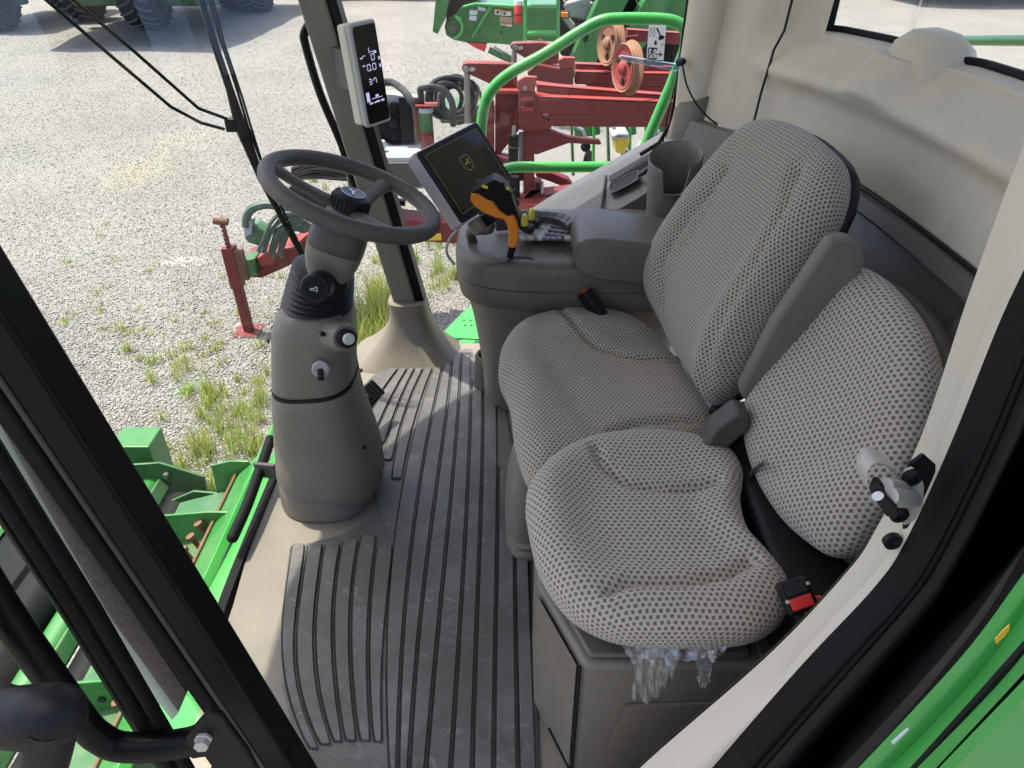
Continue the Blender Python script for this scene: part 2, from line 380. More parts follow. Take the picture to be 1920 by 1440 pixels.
# left front post (between windshield and open door)
LY = .632
p = post(LY, -.05, 1.8, -.018, .022, -.03, .02).build('corner_post', M['blackpaint'], cab, .006); p['label'] = 'near black corner post between windshield and doorway'
post(LY - .018, -.05, 1.8, -.026, -.0185, -.012, .012).build('post_highlight', M['trim_dk'], p, .003)  # grey strip stands in for the highlight running down the black post
post(LY - .026, -.05, 1.8, -.048, -.0265, -.008, .014).build('post_seal', M['rubber'], p, .004)
MB().strip([ony(u, v, .605) for u, v in ((-120, 540), (0, 735), (130, 955), (240, 1135), (350, 1300))], [ony(u, v, .605) for u, v in ((-120, 590), (0, 795), (95, 965), (205, 1155), (335, 1335))], 30, .008, 4, .003).build('sealant_bead', M['sealant'], p)
MB().strip([ony(u, v, .612) for u, v in ((-120, 590), (0, 795), (95, 965), (205, 1155), (335, 1335))], [ony(u, v, .612) for u, v in ((-120, 640), (0, 845), (80, 985), (190, 1180), (322, 1350))], 30, .008, 4, .003).build('glass_edge', M['glassedge'], p)

# windshield, side glass, rear glass
ys = [YC - YH + .09 + (2 * YH - .13) * i / 40 for i in range(41)]
o = MB().grid([[V((gx(y, z), y, z)) for y in ys] for z in [.012 + 1.77 * j / 18 for j in range(19)]]).build('windshield', M['win'], cab)
MB().strip([V((gx(y, .02, -.006), y, .006)) for y in ys], [V((gx(y, .0, -.006), y, -.02)) for y in ys], 60, .02, 3, 0, (-1, 0, 0)).build('windshield_seal', M['rubber'], cab)
MB().grid([[V((x, 2.235, z)) for x in (-.30, .0, .25, .5)] for z in (.25, .6, 1.0, 1.78)]).build('side_window', M['win'], cab)

# roof
MB().prism([(x, y, 1.79) for x, y in ((-1.08, .45), (-1.17, .7), (-1.20, 1.0), (-1.21, 1.45), (-1.17, 1.72), (-1.08, 1.95), (-.97, 2.12), (-.86, 2.25), (-.76, 2.33), (.95, 2.33), (.95, .40), (-.9, .40))], (0, 0, .16)).build('roof', M['beige'], cab, .03)

# rear wall: beige moulding round the rear window, grey shelf panel below
plan = spline([(.505, 2.10, 0), (.545, 2.03, 0), (.635, 1.86, 0), (.705, 1.64, 0), (.735, 1.4, 0), (.742, 1.1, 0), (.735, .85, 0), (.70, .60, 0)], 10)
plan = resample(plan, 90)
def prof(z):
    if z < .8: return 0
    lean = .11 * (z - .8)
    ridge = -.026 * math.exp(-((z - .958) / .026) ** 2)
    lip = .05 * max(0, min(1, (z - .972) / .062)) ** 1.5
    dent = .003 * math.exp(-((z - .885) / .012) ** 2) * .35
    return lean + ridge + lip + dent
def wallpt(i, z, side=0):
    a = plan[i]; q = plan[min(i + 1, len(plan) - 1)] - plan[max(i - 1, 0)]; n_ = V((-q.y, q.x, 0)).normalized()
    if n_.x < 0: n_ = -n_
    k = prof(z) if i > 16 else (.11 * max(0, z - .8) + (prof(z) - .11 * max(0, z - .8)) * max(0, (i - 8) / 8))
    b = 0
    y = a.y                                        # moulded hump at the sill
    b = -.055 * math.exp(-((y - 1.575) / .085) ** 4) * max(0, min(1, (z - .955) / .05))
    return V((a.x, a.y, z)) + n_ * (k + b)
zs = [.80 + .24 * j / 36 for j in range(37)]
wall = MB().grid([[wallpt(i, z) for i in range(90)] for z in zs]).build('rear_wall', M['beige'], cab)
def wallblock(i0, i1, z0, z1): return MB().grid([[wallpt(i, min(z, 1.04)) + V((.08 * max(0, z - 1.04), 0, max(0, z - 1.04))) for i in range(i0, i1)] for z in [z0 + (z1 - z0) * j / 14 for j in range(15)]])
wallblock(0, 18, 1.04, 1.8).build('rear_wall_corner', M['beige'], wall)
wallblock(82, 90, 1.04, 1.8).build('rear_wall_corner', M['beige'], wall)
# hump rising above the sill
hp = []
for x, hw, zt in ((.742, .058, .995), (.750, .068, 1.040), (.764, .076, 1.070), (.79, .080, 1.085), (.835, .078, 1.088), (.86, .07, 1.07)):
    ring_ = []
    for a_, b_ in ((-1.9, 0), (-1.5, .25), (-1.15, .62), (-.9, .9), (-.6, 1.0), (0, 1.02), (.6, 1.0), (.9, .9), (1.15, .62), (1.5, .25), (1.9, 0)): ring_.append(V((x + .02 * abs(a_) / 1.9, 1.575 - a_ * hw, (.985 + (zt - .985) * b_))))
    hp.append(ring_)
MB().loft(hp).build('sill_hump', M['beige'], wall, 0, 60)
top = [wallpt(i, 1.04) for i in range(14, 83)]
MB().strip(top, [q + V((.055, 0, .004)) for q in top], 70, .008, 3, 0, (0, 0, 1)).build('window_sill', M['beige'], wall)
t2 = [q + V((.055, 0, .006)) for q in top]
MB().tube(t2, .010, 8).build('window_gasket', M['rubber'], cab)
MB().tube([t2[0], t2[0] + V((.02, .0, .7))], .014, 8).build('window_gasket', M['rubber'], cab)
MB().grid([[q + V((.004, 0, 0)) for q in t2], [q + V((.06, 0, .72)) for q in t2]]).build('rear_window', M['win'], cab)
MB().tube([wallpt(12, z) + V((-.012, -.014, 0)) for z in (.8, .9, 1.0, 1.04)] + [wallpt(12, 1.04) + V((.04, -.014, .7))], .003, 6).build('wall_seam', M['black'], wall)
# grey lower panel with moulded tray
def lowpt(i, z):
    a = plan[i]; q = plan[min(i + 1, 89)] - plan[max(i - 1, 0)]; n_ = V((-q.y, q.x, 0)).normalized()
    if n_.x < 0: n_ = -n_
    sm = lambda e0, e1, x: max(0, min(1, (x - e0) / (e1 - e0))) ** 2 * (3 - 2 * max(0, min(1, (x - e0) / (e1 - e0))))
    rec = sm(1.03, 1.06, a.y) * (1 - sm(1.72, 1.75, a.y)) * sm(.585, .605, z) * (1 - sm(.755, .772, z))
    return V((a.x, a.y, z)) + n_ * (-.022 + .045 * rec - .55 * (.796 - z))
low = MB().grid([[lowpt(i, .796 - .33 * j / 60) for i in range(90)] for j in range(61)]).build('rear_shelf_panel', M['console'], cab)
MB().strip([lowpt(i, .796) for i in range(90)], [wallpt(i, .80) + V((.002, 0, -.004)) for i in range(90)], 90, .01, 2, .004, (0, 0, 1)).build('shelf_lip', M['console'], low)
MB().tube([wallpt(i, .803) + V((-.006, 0, 0)) for i in range(12, 90)], .0045, 6).build('shelf_gap', M['black'], low)

# right rear post
C0 = [ony(u, v, 2.14) for u, v in ((1302, -60), (1288, 40), (1276, 120), (1268, 200))]; C1 = [ony(u, v, 2.10) for u, v in ((1368, -60), (1358, 40), (1350, 120), (1342, 222))]
p = MB().strip(C0, C1, 20, .03, 6, .028).build('rear_corner_post', M['beige'], cab); p['label'] = 'beige rear corner post beside the exit sticker'
C0 = [ony(u, v, 2.14) for u, v in ((1270, 192), (1262, 225), (1250, 262))]; C1 = [ony(u, v, 2.09) for u, v in ((1345, 172), (1342, 215), (1348, 240))]
MB().strip(C0, C1, 14, .03, 6, .034).build('post_cover', M['trim'], cab)
MB().tube([ony(u, v, 2.16) for u, v in ((1300, -60), (1284, 50), (1272, 150), (1258, 230), (1236, 268), (1200, 290))], .006, 6).build('window_gasket', M['rubber'], cab)

# side console under the right window
def pl(y, pts): return spline([ony(u, v, y) for u, v in pts], 6)
E0 = pl(2.20, ((905, 470), (1020, 392), (1140, 322), (1240, 266), (1310, 232), (1420, 232)))
E1 = pl(2.00, ((960, 470), (1085, 430), (1195, 372), (1270, 320), (1340, 280), (1440, 262)))
E2 = pl(1.985, ((960, 520), (1085, 470), (1195, 412), (1260, 380), (1345, 340), (1440, 330)))
E3 = pl(2.03, ((960, 640), (1100, 600), (1200, 560), (1270, 520), (1350, 480), (1440, 470)))
side = MB()
A = [resample(e, 40) for e in (E0, E1, E2, E3)]
def blend(i):
    P = [a[i] for a in A]; out = []
    for s_ in (0, .12, .5, .88, 1): out.append(P[0].lerp(P[1], s_) + V((0, 0, .012 * math.sin(math.pi * s_))))
    for s_ in (.3, 1): out.append(P[1].lerp(P[2], s_))
    for s_ in (.06, .5, 1): out.append(P[2].lerp(P[3], s_) + V((0, .012 if s_ > 0 else 0, 0)))
    out += [V((P[3].x, 2.3, P[3].z)), V((P[0].x, 2.3, P[0].z - .01))]
    return out
side.loft([blend(i) for i in range(40)])
side = side.build('side_console', M['sill'], cab, 0, 50)
def onside(u, v, lift=.004):       # the sloping console top
    a, b, c = A[0][20], A[1][12], A[1][30]; n_ = (b - a).cross(c - a).normalized()
    if n_.z < 0: n_ = -n_
    return onplane(u, v, a + n_ * (lift + .008), n_), n_
def slot(pts, mat, name, lift=.004, frm=None):
    P = []
    for u, v in pts: q, n_ = onside(u, v, lift); P.append(q)
    o = MB().prism(P, n_ * .0015).build(name, mat, side)
    if frm: MB().tube(spline([p_ + n_ * .0015 for p_ in P], 4, True), .0024, 6, False, True).build('slot_rim', M['console'], o)
slot(((1143, 352), (1150, 343), (1192, 322), (1197, 326), (1196, 336), (1190, 341), (1152, 361), (1145, 360)), M['black'], 'storage_slot', .006, M['console'])
slot(((1142, 331), (1222, 285), (1224, 297), (1150, 338), (1143, 340)), M['black'], 'window_slot', .006)
MB().tube([onside(1136, 330, .004)[0], onside(1131, 370, .004)[0], onside(1124, 412, .003)[0]], .004, 6).build('console_seam', M['black'], side)
q, n_ = onside(1210, 322, .012); MB().tube([onside(1198, 330, .008)[0], onside(1208, 324, .016)[0], onside(1220, 312, .014)[0]], [.004, .006, .004], 8).build('power_socket', M['black'], side)
# cup holder bin
cx, cy, r0 = .415, 1.90, .068
rings = []; prof_ = [(.80, .53), (.86, .58), (.93, .66), (.97, .70), (1.0, .74), (1.0, .752), (.97, .757), (.92, .752), (.88, .73), (.84, .66), (.80, .60), (.05, .595)]
NR = 48
for r_, z in prof_:
    ring = []
    for k in range(NR):
        a = 2 * math.pi * k / NR; da = abs((a - R(262) + math.pi) % (2 * math.pi) - math.pi)
        nz_ = max(0, min(1, (R(30) - da) / R(8))); zz = z - nz_ * max(0, z - .685) * .96
        tilt = .02 * math.cos(a - R(60)) * max(0, (zz - .6) / .15)
        ring.append(V((cx + r0 * r_ * math.cos(a), cy + r0 * r_ * 1.05 * math.sin(a), zz + tilt)))
    rings.append(ring)
bin_ = MB().loft(rings).build('cup_holder', M['trim'], cab, 0, 60)
MB().lathe([(.056, .40), (.058, .53), (.0605, .595), (.061, .602)], (cx, cy, 0), (0, 0, 1), 32).build('cup_holder_base', M['trim'], bin_)
MB().prism([onplane(u, v, (0, 1.99, 0), (0, 1, 0)) for u, v in ((1180, 425), (1200, 415), (1216, 394), (1222, 396), (1228, 430), (1240, 440), (1210, 440))], (0, -.012, 0)).build('cubby_opening', M['black'], side)

# door frame on the camera side: cream trim, rubber seal, dark jamb, green body edge
def pd(y, pts, dy=None):
    P_ = [ony(u, v, y) for u, v in pts]; return spline(P_ + [P_[-1] + (P_[-1] - P_[-2]) * 2.2], 8)
b_in = pd(.56, ((2060, -40), (1990, 150), (1915, 335), (1832, 560), (1735, 840), (1650, 1010), (1590, 1095), (1440, 1250), (1220, 1440), (1130, 1530)))
b_out = pd(.52, ((2160, 60), (2060, 270), (1965, 420), (1880, 590), (1783, 830), (1700, 1010), (1640, 1100), (1500, 1250), (1335, 1440), (1250, 1540)))
b_in2 = pd(.64, ((2060, -40), (1990, 150), (1908, 335), (1822, 560), (1722, 850), (1630, 1012), (1570, 1095), (1420, 1250), (1205, 1440), (1130, 1530)))
cr = MB().strip(b_in, b_out, 60, .012, 6, .012, near='raw').build('doorway_trim', M['cream'], cab)
MB().strip(b_in2, [q + V((.007, .022, 0)) for q in b_in], 60, .003, 3, 0, (-1, -.3, 0), near='raw').build('doorway_trim_return', M['cream'], cr)
s1 = pd(.505, ((2150, 80), (2050, 290), (1975, 440), (1895, 605), (1800, 840), (1715, 1022), (1655, 1112), (1515, 1262), (1352, 1448), (1270, 1540)))
s2 = pd(.50, ((2190, 130), (2100, 330), (2010, 500), (1925, 670), (1850, 850), (1760, 1030), (1700, 1120), (1560, 1280), (1410, 1452), (1330, 1550)))
s3 = pd(.49, ((2240, 180), (2130, 400), (2040, 560), (1965, 720), (1885, 880), (1795, 1062), (1735, 1155), (1600, 1312), (1470, 1460), (1390, 1560)))
sl = MB().strip([q.lerp(p_, .03) for q, p_ in zip(b_out, s2)], s2, 60, .001, 8, .013, near='raw').build('door_seal', M['rubber'], cab)
MB().tube(s2, .006, 8).build('seal_lip', M['rubber'], sl)
MB().strip(s2, s3, 60, .012, 6, .008, near='raw').build('seal_channel', M['black'], sl)
j1 = pd(.56, ((2300, 230), (2190, 480), (2100, 640), (2030, 800), (1955, 960), (1870, 1120), (1800, 1215), (1680, 1360), (1560, 1490), (1490, 1580)))
j2 = pd(.60, ((2400, 330), (2290, 580), (2210, 760), (2130, 920), (2050, 1070), (1960, 1200), (1890, 1290), (1780, 1420), (1650, 1560), (1560, 1640)))
jb = MB().strip(s3, j1, 50, .01, 4, -.01, near='raw').build('door_jamb', M['blackpaint'], cab)
MB().strip(j1, j2, 50, .01, 5, .02, near='raw').build('jamb_liner', M['rubber'], jb)
g0 = pd(.408, ((2300, 480), (2150, 740), (2010, 960), (1920, 1075), (1800, 1235), (1610, 1440), (1520, 1530)))
g1 = pd(.40, ((2330, 500), (2180, 770), (2040, 990), (1950, 1105), (1830, 1270), (1650, 1460), (1560, 1560)))
g2 = pd(.37, ((2430, 640), (2270, 850), (2130, 1020), (2030, 1140), (1920, 1262), (1755, 1440), (1660, 1540)))
lin = pd(.57, ((2200, 560), (2080, 760), (1950, 960), (1870, 1075), (1700, 1220), (1560, 1400), (1490, 1520)))
MB().strip(lin, [q + V((-.001, .012, 0)) for q in g0], 40, .001, 6, .0, near='raw').build('jamb_flap', M['black'], jb)
ge = MB().strip(g0, g1, 50, .001, 4, .004, (-.6, -.8, 0), near='raw').build('body_edge', M['lgreen'], cab)
MB().strip(g1, g2, 50, .001, 6, .004, near='raw').build('body_edge_face', M['lgreen'], ge)
h1 = pd(.345, ((2460, 690), (2300, 880), (2160, 1045), (2055, 1162), (1942, 1288), (1775, 1458), (1690, 1550)))
h2 = pd(.33, ((2700, 900), (2600, 1130), (2500, 1300), (2400, 1450), (2260, 1560), (2050, 1700), (1900, 1800)))
MB().strip(h1, h2, 40, .01, 6, .004, near='raw').build('outer_panel', M['lgreen'], ge)
MB().strip([q + V((-.002, .012, 0)) for q in g2], [q + V((.03, .03, 0)) for q in h1], 40, .004, 2, near='raw').build('panel_gap', M['black'], ge)
fp, fq = ony(1872, 1195, .385), ony(1893, 1170, .385)
sc1 = MB().strip([ony(u, v, .378) for u, v in ((1866, 1200), (1880, 1184), (1893, 1172))], [ony(u, v, .378) for u, v in ((1868, 1208), (1884, 1194), (1893, 1180))], 8, .0012, 3).build('paint_chip', M['yellow'], ge)
MB().strip([ony(u, v, .379) for u, v in ((1672, 1393), (1703, 1366))], [ony(u, v, .379) for u, v in ((1675, 1397), (1704, 1369))], 4, .0012, 2).build('paint_scratch', M['silver'], ge)
# lower doorway return below latch (cream block)
# door sill edge just inside
MB().bar((-.50, .47, -.01), (.30, .47, -.01), .05, .05).build('door_sill', M['blackpaint'], cab, .006)
# cab underside deck in front of the windshield (green ledge)
led = [V((gx(y, 0, .012), y, -.03)) for y in ys]; led2 = [V((gx(y, 0, .10 + .03 * math.sin(y * 3)), y, -.10)) for y in ys]
MB().strip(led, led2, 50, .01, 3, 0, (0, 0, 1)).build('cab_skirt', M['lgreen'], cab)
# ------------------------------------------------------------------ seats
def pillow(outline, nrm, th, height, depth, extra=None, ctr=None, n=168, er=5.0, uax=None):
    """closed cushion over a planar outline: crown, rounded edge and underside; returns (MB, fabric coordinates)"""
    nv = V(nrm).normalized(); O = resample(spline(outline + [outline[0]], 8), n + 1)[:n]
    c0 = V(ctr) if ctr else sum(O, V((0, 0, 0))) / n
    ax, ay, _ = frame(nv, uax or (1, 0, 0))
    rr = [k * .032 for k in range(29)] + [.915, .935, .953, .968, .98, .989, .996, 1.0]
    rings = []; uv = []
    prevr = [c0] * n; arc = [.004 * (q - c0).length for q in O]
    def pushring(f):
        nonlocal prevr
        ring = []; u_ = []
        for i in range(n):
            q = f(i); ring.append(q); arc[i] += (q - prevr[i]).length if rings else 0
            d = O[i] - c0; dl = d.length; u_.append((d.dot(ax) / dl * arc[i], d.dot(ay) / dl * arc[i], 0))
        prevr = ring; rings.append(ring); uv.extend(u_)
    for r in rr:
        def f(i, r=r):
            q = c0.lerp(O[i], r if r > 0 else .004); e = extra(q, r) if extra else 0
            return q + nv * (height * (1 - r ** er) ** .5 + e * (1 - r ** 10))
        pushring(f)
    for r, z in ((.998, -.25), (.985, -.55), (.96, -.8), (.92, -.95), (.85, -1.0), (.3, -1.0)):
        pushring(lambda i, r=r, z=z: c0.lerp(O[i], r) + nv * (depth * z))
    mb = MB(); mb.loft(rings); return mb, uv
def gs(x, s_): return math.exp(-(x / s_) ** 2)
def sst(a, b, x): k = max(0, min(1, (x - a) / (b - a))); return k * k * (3 - 2 * k)
def distpl(q, P):
    best = 9
    for a, b in zip(P, P[1:]):
        ab = b - a; k = max(0, min(1, (q - a).dot(ab) / ab.length_squared)); best = min(best, (q - a - ab * k).length)
    return best

# operator seat
os_ = thing('operator_seat', 'large dotted beige cloth driver seat with a tall backrest facing the steering wheel', 'seat', (.2, 1.33, 0))
zc = .425
out = [onz(u, v, zc) for u, v in ((934, 705), (940, 660), (965, 622), (1010, 598), (1080, 590), (1150, 596), (1210, 622), (1270, 680), (1330, 770), (1342, 815), (1290, 850), (1160, 885), (1030, 915), (990, 895), (966, 835), (958, 775), (950, 740))]
se1 = [onz(u, v, zc + .04) for u, v in ((1052, 586), (1075, 615), (1120, 648), (1180, 664), (1270, 668))]
se2 = [onz(u, v, zc + .04) for u, v in ((1140, 850), (1152, 800), (1200, 788), (1345, 778))]
se3 = [onz(u, v, zc + .04) for u, v in ((1000, 640), (1040, 690), (1090, 760), (1150, 830))]
def ex1(q, r):
    q2 = V((q.x, q.y, zc + .04)); h = 0
    h += .020 * sst(1.46, 1.53, q.y) * sst(.06, .14, q.x) + .022 * sst(1.13, 1.07, q.y) * sst(.16, .22, q.x)
    h -= .014 * gs(distpl(q2, se1), .008) + .014 * gs(distpl(q2, se2), .008) + .006 * gs(distpl(q2, se3), .03)
    h += .012 * gs(q.x - .03, .06) - .012 * gs(q.x - .24, .10) * gs(q.y - 1.32, .16)
    return h
mb, uv = pillow(out, (-.05, 0, 1), .05, .045, .065, ex1)
mb.build('seat_cushion', M['fab1'], os_, 0, 80, att=uv)
B0 = V((.365, 1.36, .46)); up_ = V((.18, .03, .48)).normalized(); ac_ = V((-.06, .37, 0)).normalized()
nb = ac_.cross(up_).normalized()
if nb.x > 0: nb = -nb
oub = [onplane(u, v, B0, nb) for u, v in ((1337, 768), (1300, 712), (1260, 650), (1234, 585), (1230, 540), (1245, 485), (1290, 395), (1345, 312), (1402, 236), (1440, 217), (1500, 230), (1556, 272), (1578, 312), (1570, 380), (1530, 460), (1470, 560), (1420, 645), (1372, 728))]
bc = sum(oub, V((0, 0, 0))) / len(oub); oub = [bc + (q - bc) * .972 for q in oub]
sb1 = [onplane(u, v, B0, nb) for u, v in ((1292, 690), (1272, 610), (1285, 520), (1335, 420), (1395, 330))]
sb2 = [onplane(u, v, B0, nb) for u, v in ((1352, 728), (1400, 620), (1460, 500), (1505, 400), (1520, 330))]
def ex2(q, r):
    q0 = q - nb * ((q - B0).dot(nb)); d1, d2 = distpl(q0, sb1), distpl(q0, sb2)
    a = (q0 - bc).dot(ac_); h = .030 * sst(.09, .19, abs(a)) * (1 - .6 * sst(.0, .2, (q0 - bc).dot(up_) - .05))
    return h - .011 * gs(d1, .007) - .018 * gs(d2, .014) + .015 * gs((q0 - bc).dot(up_) + .1, .1)
mb, uv = pillow(oub, nb, .06, .045, .05, ex2, uax=ac_)
mb.build('backrest', M['fab1'], os_, 0, 80, att=uv)
sh = [bc + (q - bc) * .975 - nb * .030 for q in oub]
MB().prism([q + up_ * .004 for q in resample(spline(sh + [sh[0]], 4), 49)[:48]], -nb * .032).build('back_shell', M['black'], os_, .02)
# folded armrest and hinge between the seats
pa = [ony(u, v, 1.15) for u, v in ((1542, 436), (1578, 430), (1602, 450), (1610, 480), (1575, 540), (1482, 668), (1425, 738), (1384, 738), (1380, 712), (1440, 590))]
MB().prism(pa, (0.004, -.028, 0)).build('folded_armrest', M['trim'], os_, .010, seg=4)
ph = [ony(u, v, 1.10) for u, v in ((1372, 742), (1396, 752), (1394, 776), (1350, 815), (1318, 828), (1306, 812), (1330, 775))]
MB().prism(ph, (0, -.05, 0)).build('recliner_cover', M['trim_dk'], os_, .010, seg=3)
MB().box((.24, 1.33, .19), (.34, .46, .38)).build('seat_base', M['black'], os_, .02)
# height lever under the front edge, and side control pod
MB().tube([onz(u, v, .40) for u, v in ((949, 690), (958, 722), (966, 748), (968, 764))], .010, 10).build('adjuster_lever', M['lightgrey'], os_)
rings = []
for z, k in ((.05, .8), (.06, .95), (.075, 1.0), (.085, .93), (.10, 1.0), (.11, .93), (.125, 1.0), (.17, .98), (.24, .85), (.30, .62), (.33, .35)):
    c = V((.035 - .02 * (z - .1), 1.235, z + .03)); rings.append([c + V((a * k, b * k, 0)) for a, b in sell(.050, .085, 28, 2.5)])
MB().loft(rings).build('suspension_boot', M['trim'], os_, 0, 50)
q = onx(962, 862, -.012); MB().box(q, (.012, .035, .03)).build('boot_window', M['black'], os_, .003); MB().box(q + V((-.006, 0, -.008)), (.004, .022, .010)).build('level_mark', M['yellowbtn'], os_, .001)
MB().box(onx(982, 912, .03), (.03, .06, .05)).build('boot_bracket', M['trim_dk'], os_, .008)

# passenger seat
ps = thing('passenger_seat', 'small dotted pale cloth folding seat with rounded backrest beside the doorway', 'seat', (.25, .85, 0))
zc2 = .455
out2 = [onz(u, v, zc2) for u, v in ((985, 960), (992, 915), (1030, 868), (1090, 832), (1150, 818), (1220, 814), (1300, 822), (1365, 846), (1393, 890), (1388, 945), (1405, 1005), (1448, 1055), (1478, 1098), (1476, 1145), (1420, 1178), (1330, 1186), (1220, 1186), (1130, 1170), (1055, 1125), (1005, 1050))]
p1 = [onz(u, v, zc2 + .03) for u, v in ((1118, 838), (1128, 862), (1180, 895), (1260, 905), (1345, 898))]
p2 = [onz(u, v, zc2 + .03) for u, v in ((1145, 1105), (1180, 1088), (1290, 1088), (1370, 1072), (1410, 1050))]
def ex3(q, r):
    q2 = V((q.x, q.y, zc2 + .03)); d1, d2 = distpl(q2, p1), distpl(q2, p2)
    return -.024 * (1 - sst(.4, .9, r)) - .015 * gs(d1, .009) - .017 * gs(d2, .010) + .010 * gs(q.x - .06, .05)
mb, uv = pillow(out2, (-.03, .02, 1), .05, .042, .055, ex3)
mb.build('seat_cushion', M['fab2'], ps, 0, 80, att=uv)
La, Ta, Ra = onx(1400, 750, .44), onx(1592, 487, .585), onx(1752, 665, .60)
n2 = (Ta - La).cross(Ra - La).normalized()
if n2.x > 0: n2 = -n2
ou4 = [onplane(u, v, La, n2) for u, v in ((1398, 745), (1393, 820), (1412, 900), (1462, 985), (1525, 1043), (1566, 1062), (1606, 1044), (1650, 985), (1712, 885), (1748, 790), (1760, 690), (1738, 605), (1690, 535), (1645, 497), (1597, 484), (1552, 502), (1500, 560), (1440, 655))]
c4 = sum(ou4, V((0, 0, 0))) / len(ou4); ou4 = [c4 + (q - c4) * .945 for q in ou4]; u4 = (Ta - c4).normalized(); a4 = n2.cross(u4)
def ex4(q, r):
    q0 = q - n2 * ((q - La).dot(n2)); a = (q0 - c4).dot(a4); b = (q0 - c4).dot(u4)
    return -.012 * (1 - sst(.3, .9, r)) - .006 * gs(b + .10, .03)
mb, uv = pillow(ou4, n2, .05, .040, .045, ex4, uax=a4)
mb.build('backrest', M['fab2'], ps, 0, 80, att=uv)
sh = [c4 + (q - c4) * 1.015 - n2 * .038 for q in ou4]
MB().prism(resample(spline(sh + [sh[0]], 4), 49)[:48], -n2 * .045).build('back_shell', M['trim_dk'], ps, .015)
# hinge ironwork, plus a black box standing in for the shade in the gap
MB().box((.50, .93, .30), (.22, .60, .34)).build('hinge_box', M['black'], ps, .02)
h0, h1_ = onx(1428, 900, .435), onx(1452, 962, .445); MB().tube([h0, h1_], .006, 10).build('hinge_rod', M['rod'], ps)
for (u, v) in ((1466, 985),):
    MB().lathe([(.0, .006), (.010, .006), (.018, .003), (.020, 0), (.020, -.006)], onx(u - 6, v - 8, .455), (-1, -.3, .3), 24).build('hinge_disc', M['black'], ps)
MB().tube(spline([onx(u, v, .41) for u, v in ((1400, 905), (1415, 880), (1436, 868))], 5), .004, 6).build('spring_wire', M['rod'], ps)

# torn plastic film hanging under the cushion
def film(name, top, bot, seed, y, label):
    rs = random.Random(seed); A_ = resample([ony(u, v, y + .022) for u, v in top], 26); ph0 = rs.uniform(0, 6); B_ = resample([ony(u, v, y + .004) for u, v in bot], 26); rows = []
    for j in range(14):
        k = j / 13; row = []
        for i in range(26):
            q = A_[i].lerp(B_[i], k); wv = (.012 * math.sin(i * .75 + ph0 + .6 * math.sin(j * .35)) + .005 * math.sin(i * 1.9 + j * .5)) * (.35 + .65 * k) + rs.uniform(-.0035, .0035)
            if j > 9: q = q + V((rs.uniform(-.003, .003), 0, rs.uniform(-.005, .005)))
            row.append(q + V((0, -abs(wv) - .004, 0)))
        rows.append(row)
    o = MB().grid(rows).build(name, M['film'], None, 0, 180, sub=1); tag(o, label, 'plastic film'); return o
film('plastic_film', ((1148, 1172), (1200, 1180), (1280, 1182), (1366, 1178)), ((1182, 1228), (1210, 1226), (1280, 1226), (1352, 1220)), 1, .680, 'torn clear plastic wrap hanging below the small seat cushion')
film('plastic_film', ((1190, 1200), (1215, 1202), (1245, 1204), (1270, 1202)), ((1184, 1290), (1205, 1298), (1225, 1297), (1262, 1245)), 3, .672, 'longest ragged strip of clear wrap dangling over the storage box')
film('plastic_film', ((1300, 1198), (1320, 1200), (1345, 1198)), ((1306, 1262), (1316, 1276), (1326, 1262)), 5, .672, 'short pointed strip of clear wrap hanging beside the ragged strip')

# storage box below the passenger seat
bx = thing('storage_box', 'grey plastic storage box carrying the small folding seat', 'storage box', (.25, .85, 0))
pb = [(.042, 1.02), (.042, .865), (.108, .705), (.50, .705), (.50, 1.02)]
body = MB().prism([(x, y, .005) for x, y in pb], (0, 0, .335)).build('box_body', M['trim'], bx, .012)
tp = [(.052, 1.0), (.052, .872), (.116, .716), (.36, .716), (.36, 1.0)]
MB().prism([(x, y, .3405) for x, y in tp], (0, 0, .012)).build('box_lid', M['console'], bx, .006)
MB().prism([(x, y, .3405) for x, y in ((.372, .716), (.49, .716), (.49, 1.0), (.372, 1.0))], (0, 0, .009)).build('box_rear_lid', M['console'], bx, .005)
ch = [(.0405, .862), (.1045, .707)]; nd = V((-.92, -.38, 0)) * .0025
def chp(s_, z): return V((.0405 + (.1045 - .0405) * s_, .862 + (.707 - .862) * s_, z)) + nd
MB().prism([chp(.06, .33), chp(.94, .33), chp(.94, .06), chp(.45, .06), chp(.42, .085), chp(.06, .10)], nd).build('box_door', M['trim'], bx, .004)
MB().tube([chp(.99, .335), chp(.99, .05), chp(.45, .045)], .003, 6).build('door_gap', M['black'], bx)
arc_ = spline([ony(u, v, .7035) for u, v in ((1125, 1445), (1140, 1395), (1170, 1328), (1185, 1320), (1290, 1316), (1400, 1314))], 5)
MB().prism(arc_ + [V((.50, .7035, arc_[-1].z)), V((.50, .7035, .01)), V((arc_[0].x - .01, .7035, .01))], (0, -.005, 0)).build('kick_panel', M['trim'], bx, .004)

# seat belt buckles
b1 = thing('seat_belt_buckle', 'black seat belt buckle with big red button beside the small folding seat', 'seat belt', tuple(ony(1498, 1118, .70)))
q = ony(1498, 1118, .68); ex_, ey_, ez_ = frame((-.1, -.72, .69), (.92, .1, .35))
MB().box(q - ez_ * .012, (.042, .044, .026), (ex_, ey_, ez_)).build('buckle_body', M['black'], b1, .005, seg=3)
MB().box(q - ey_ * .008 + ez_ * .0025, (.030, .016, .006), (ex_, ey_, ez_)).build('release_button', M['redbtn'], b1, .002)
MB().box(q + ey_ * .010 + ez_ * .002, (.028, .013, .003), (ex_, ey_, ez_)).build('tongue_slot', M['ink'], b1, .001)
for sx, sy in ((-.017, -.002), (.017, .012)): MB().lathe([(.0, .004), (.0022, .0035), (.0028, .0)], q + ex_ * sx + ey_ * sy, ez_, 12).build('rivet', M['steel'], b1)
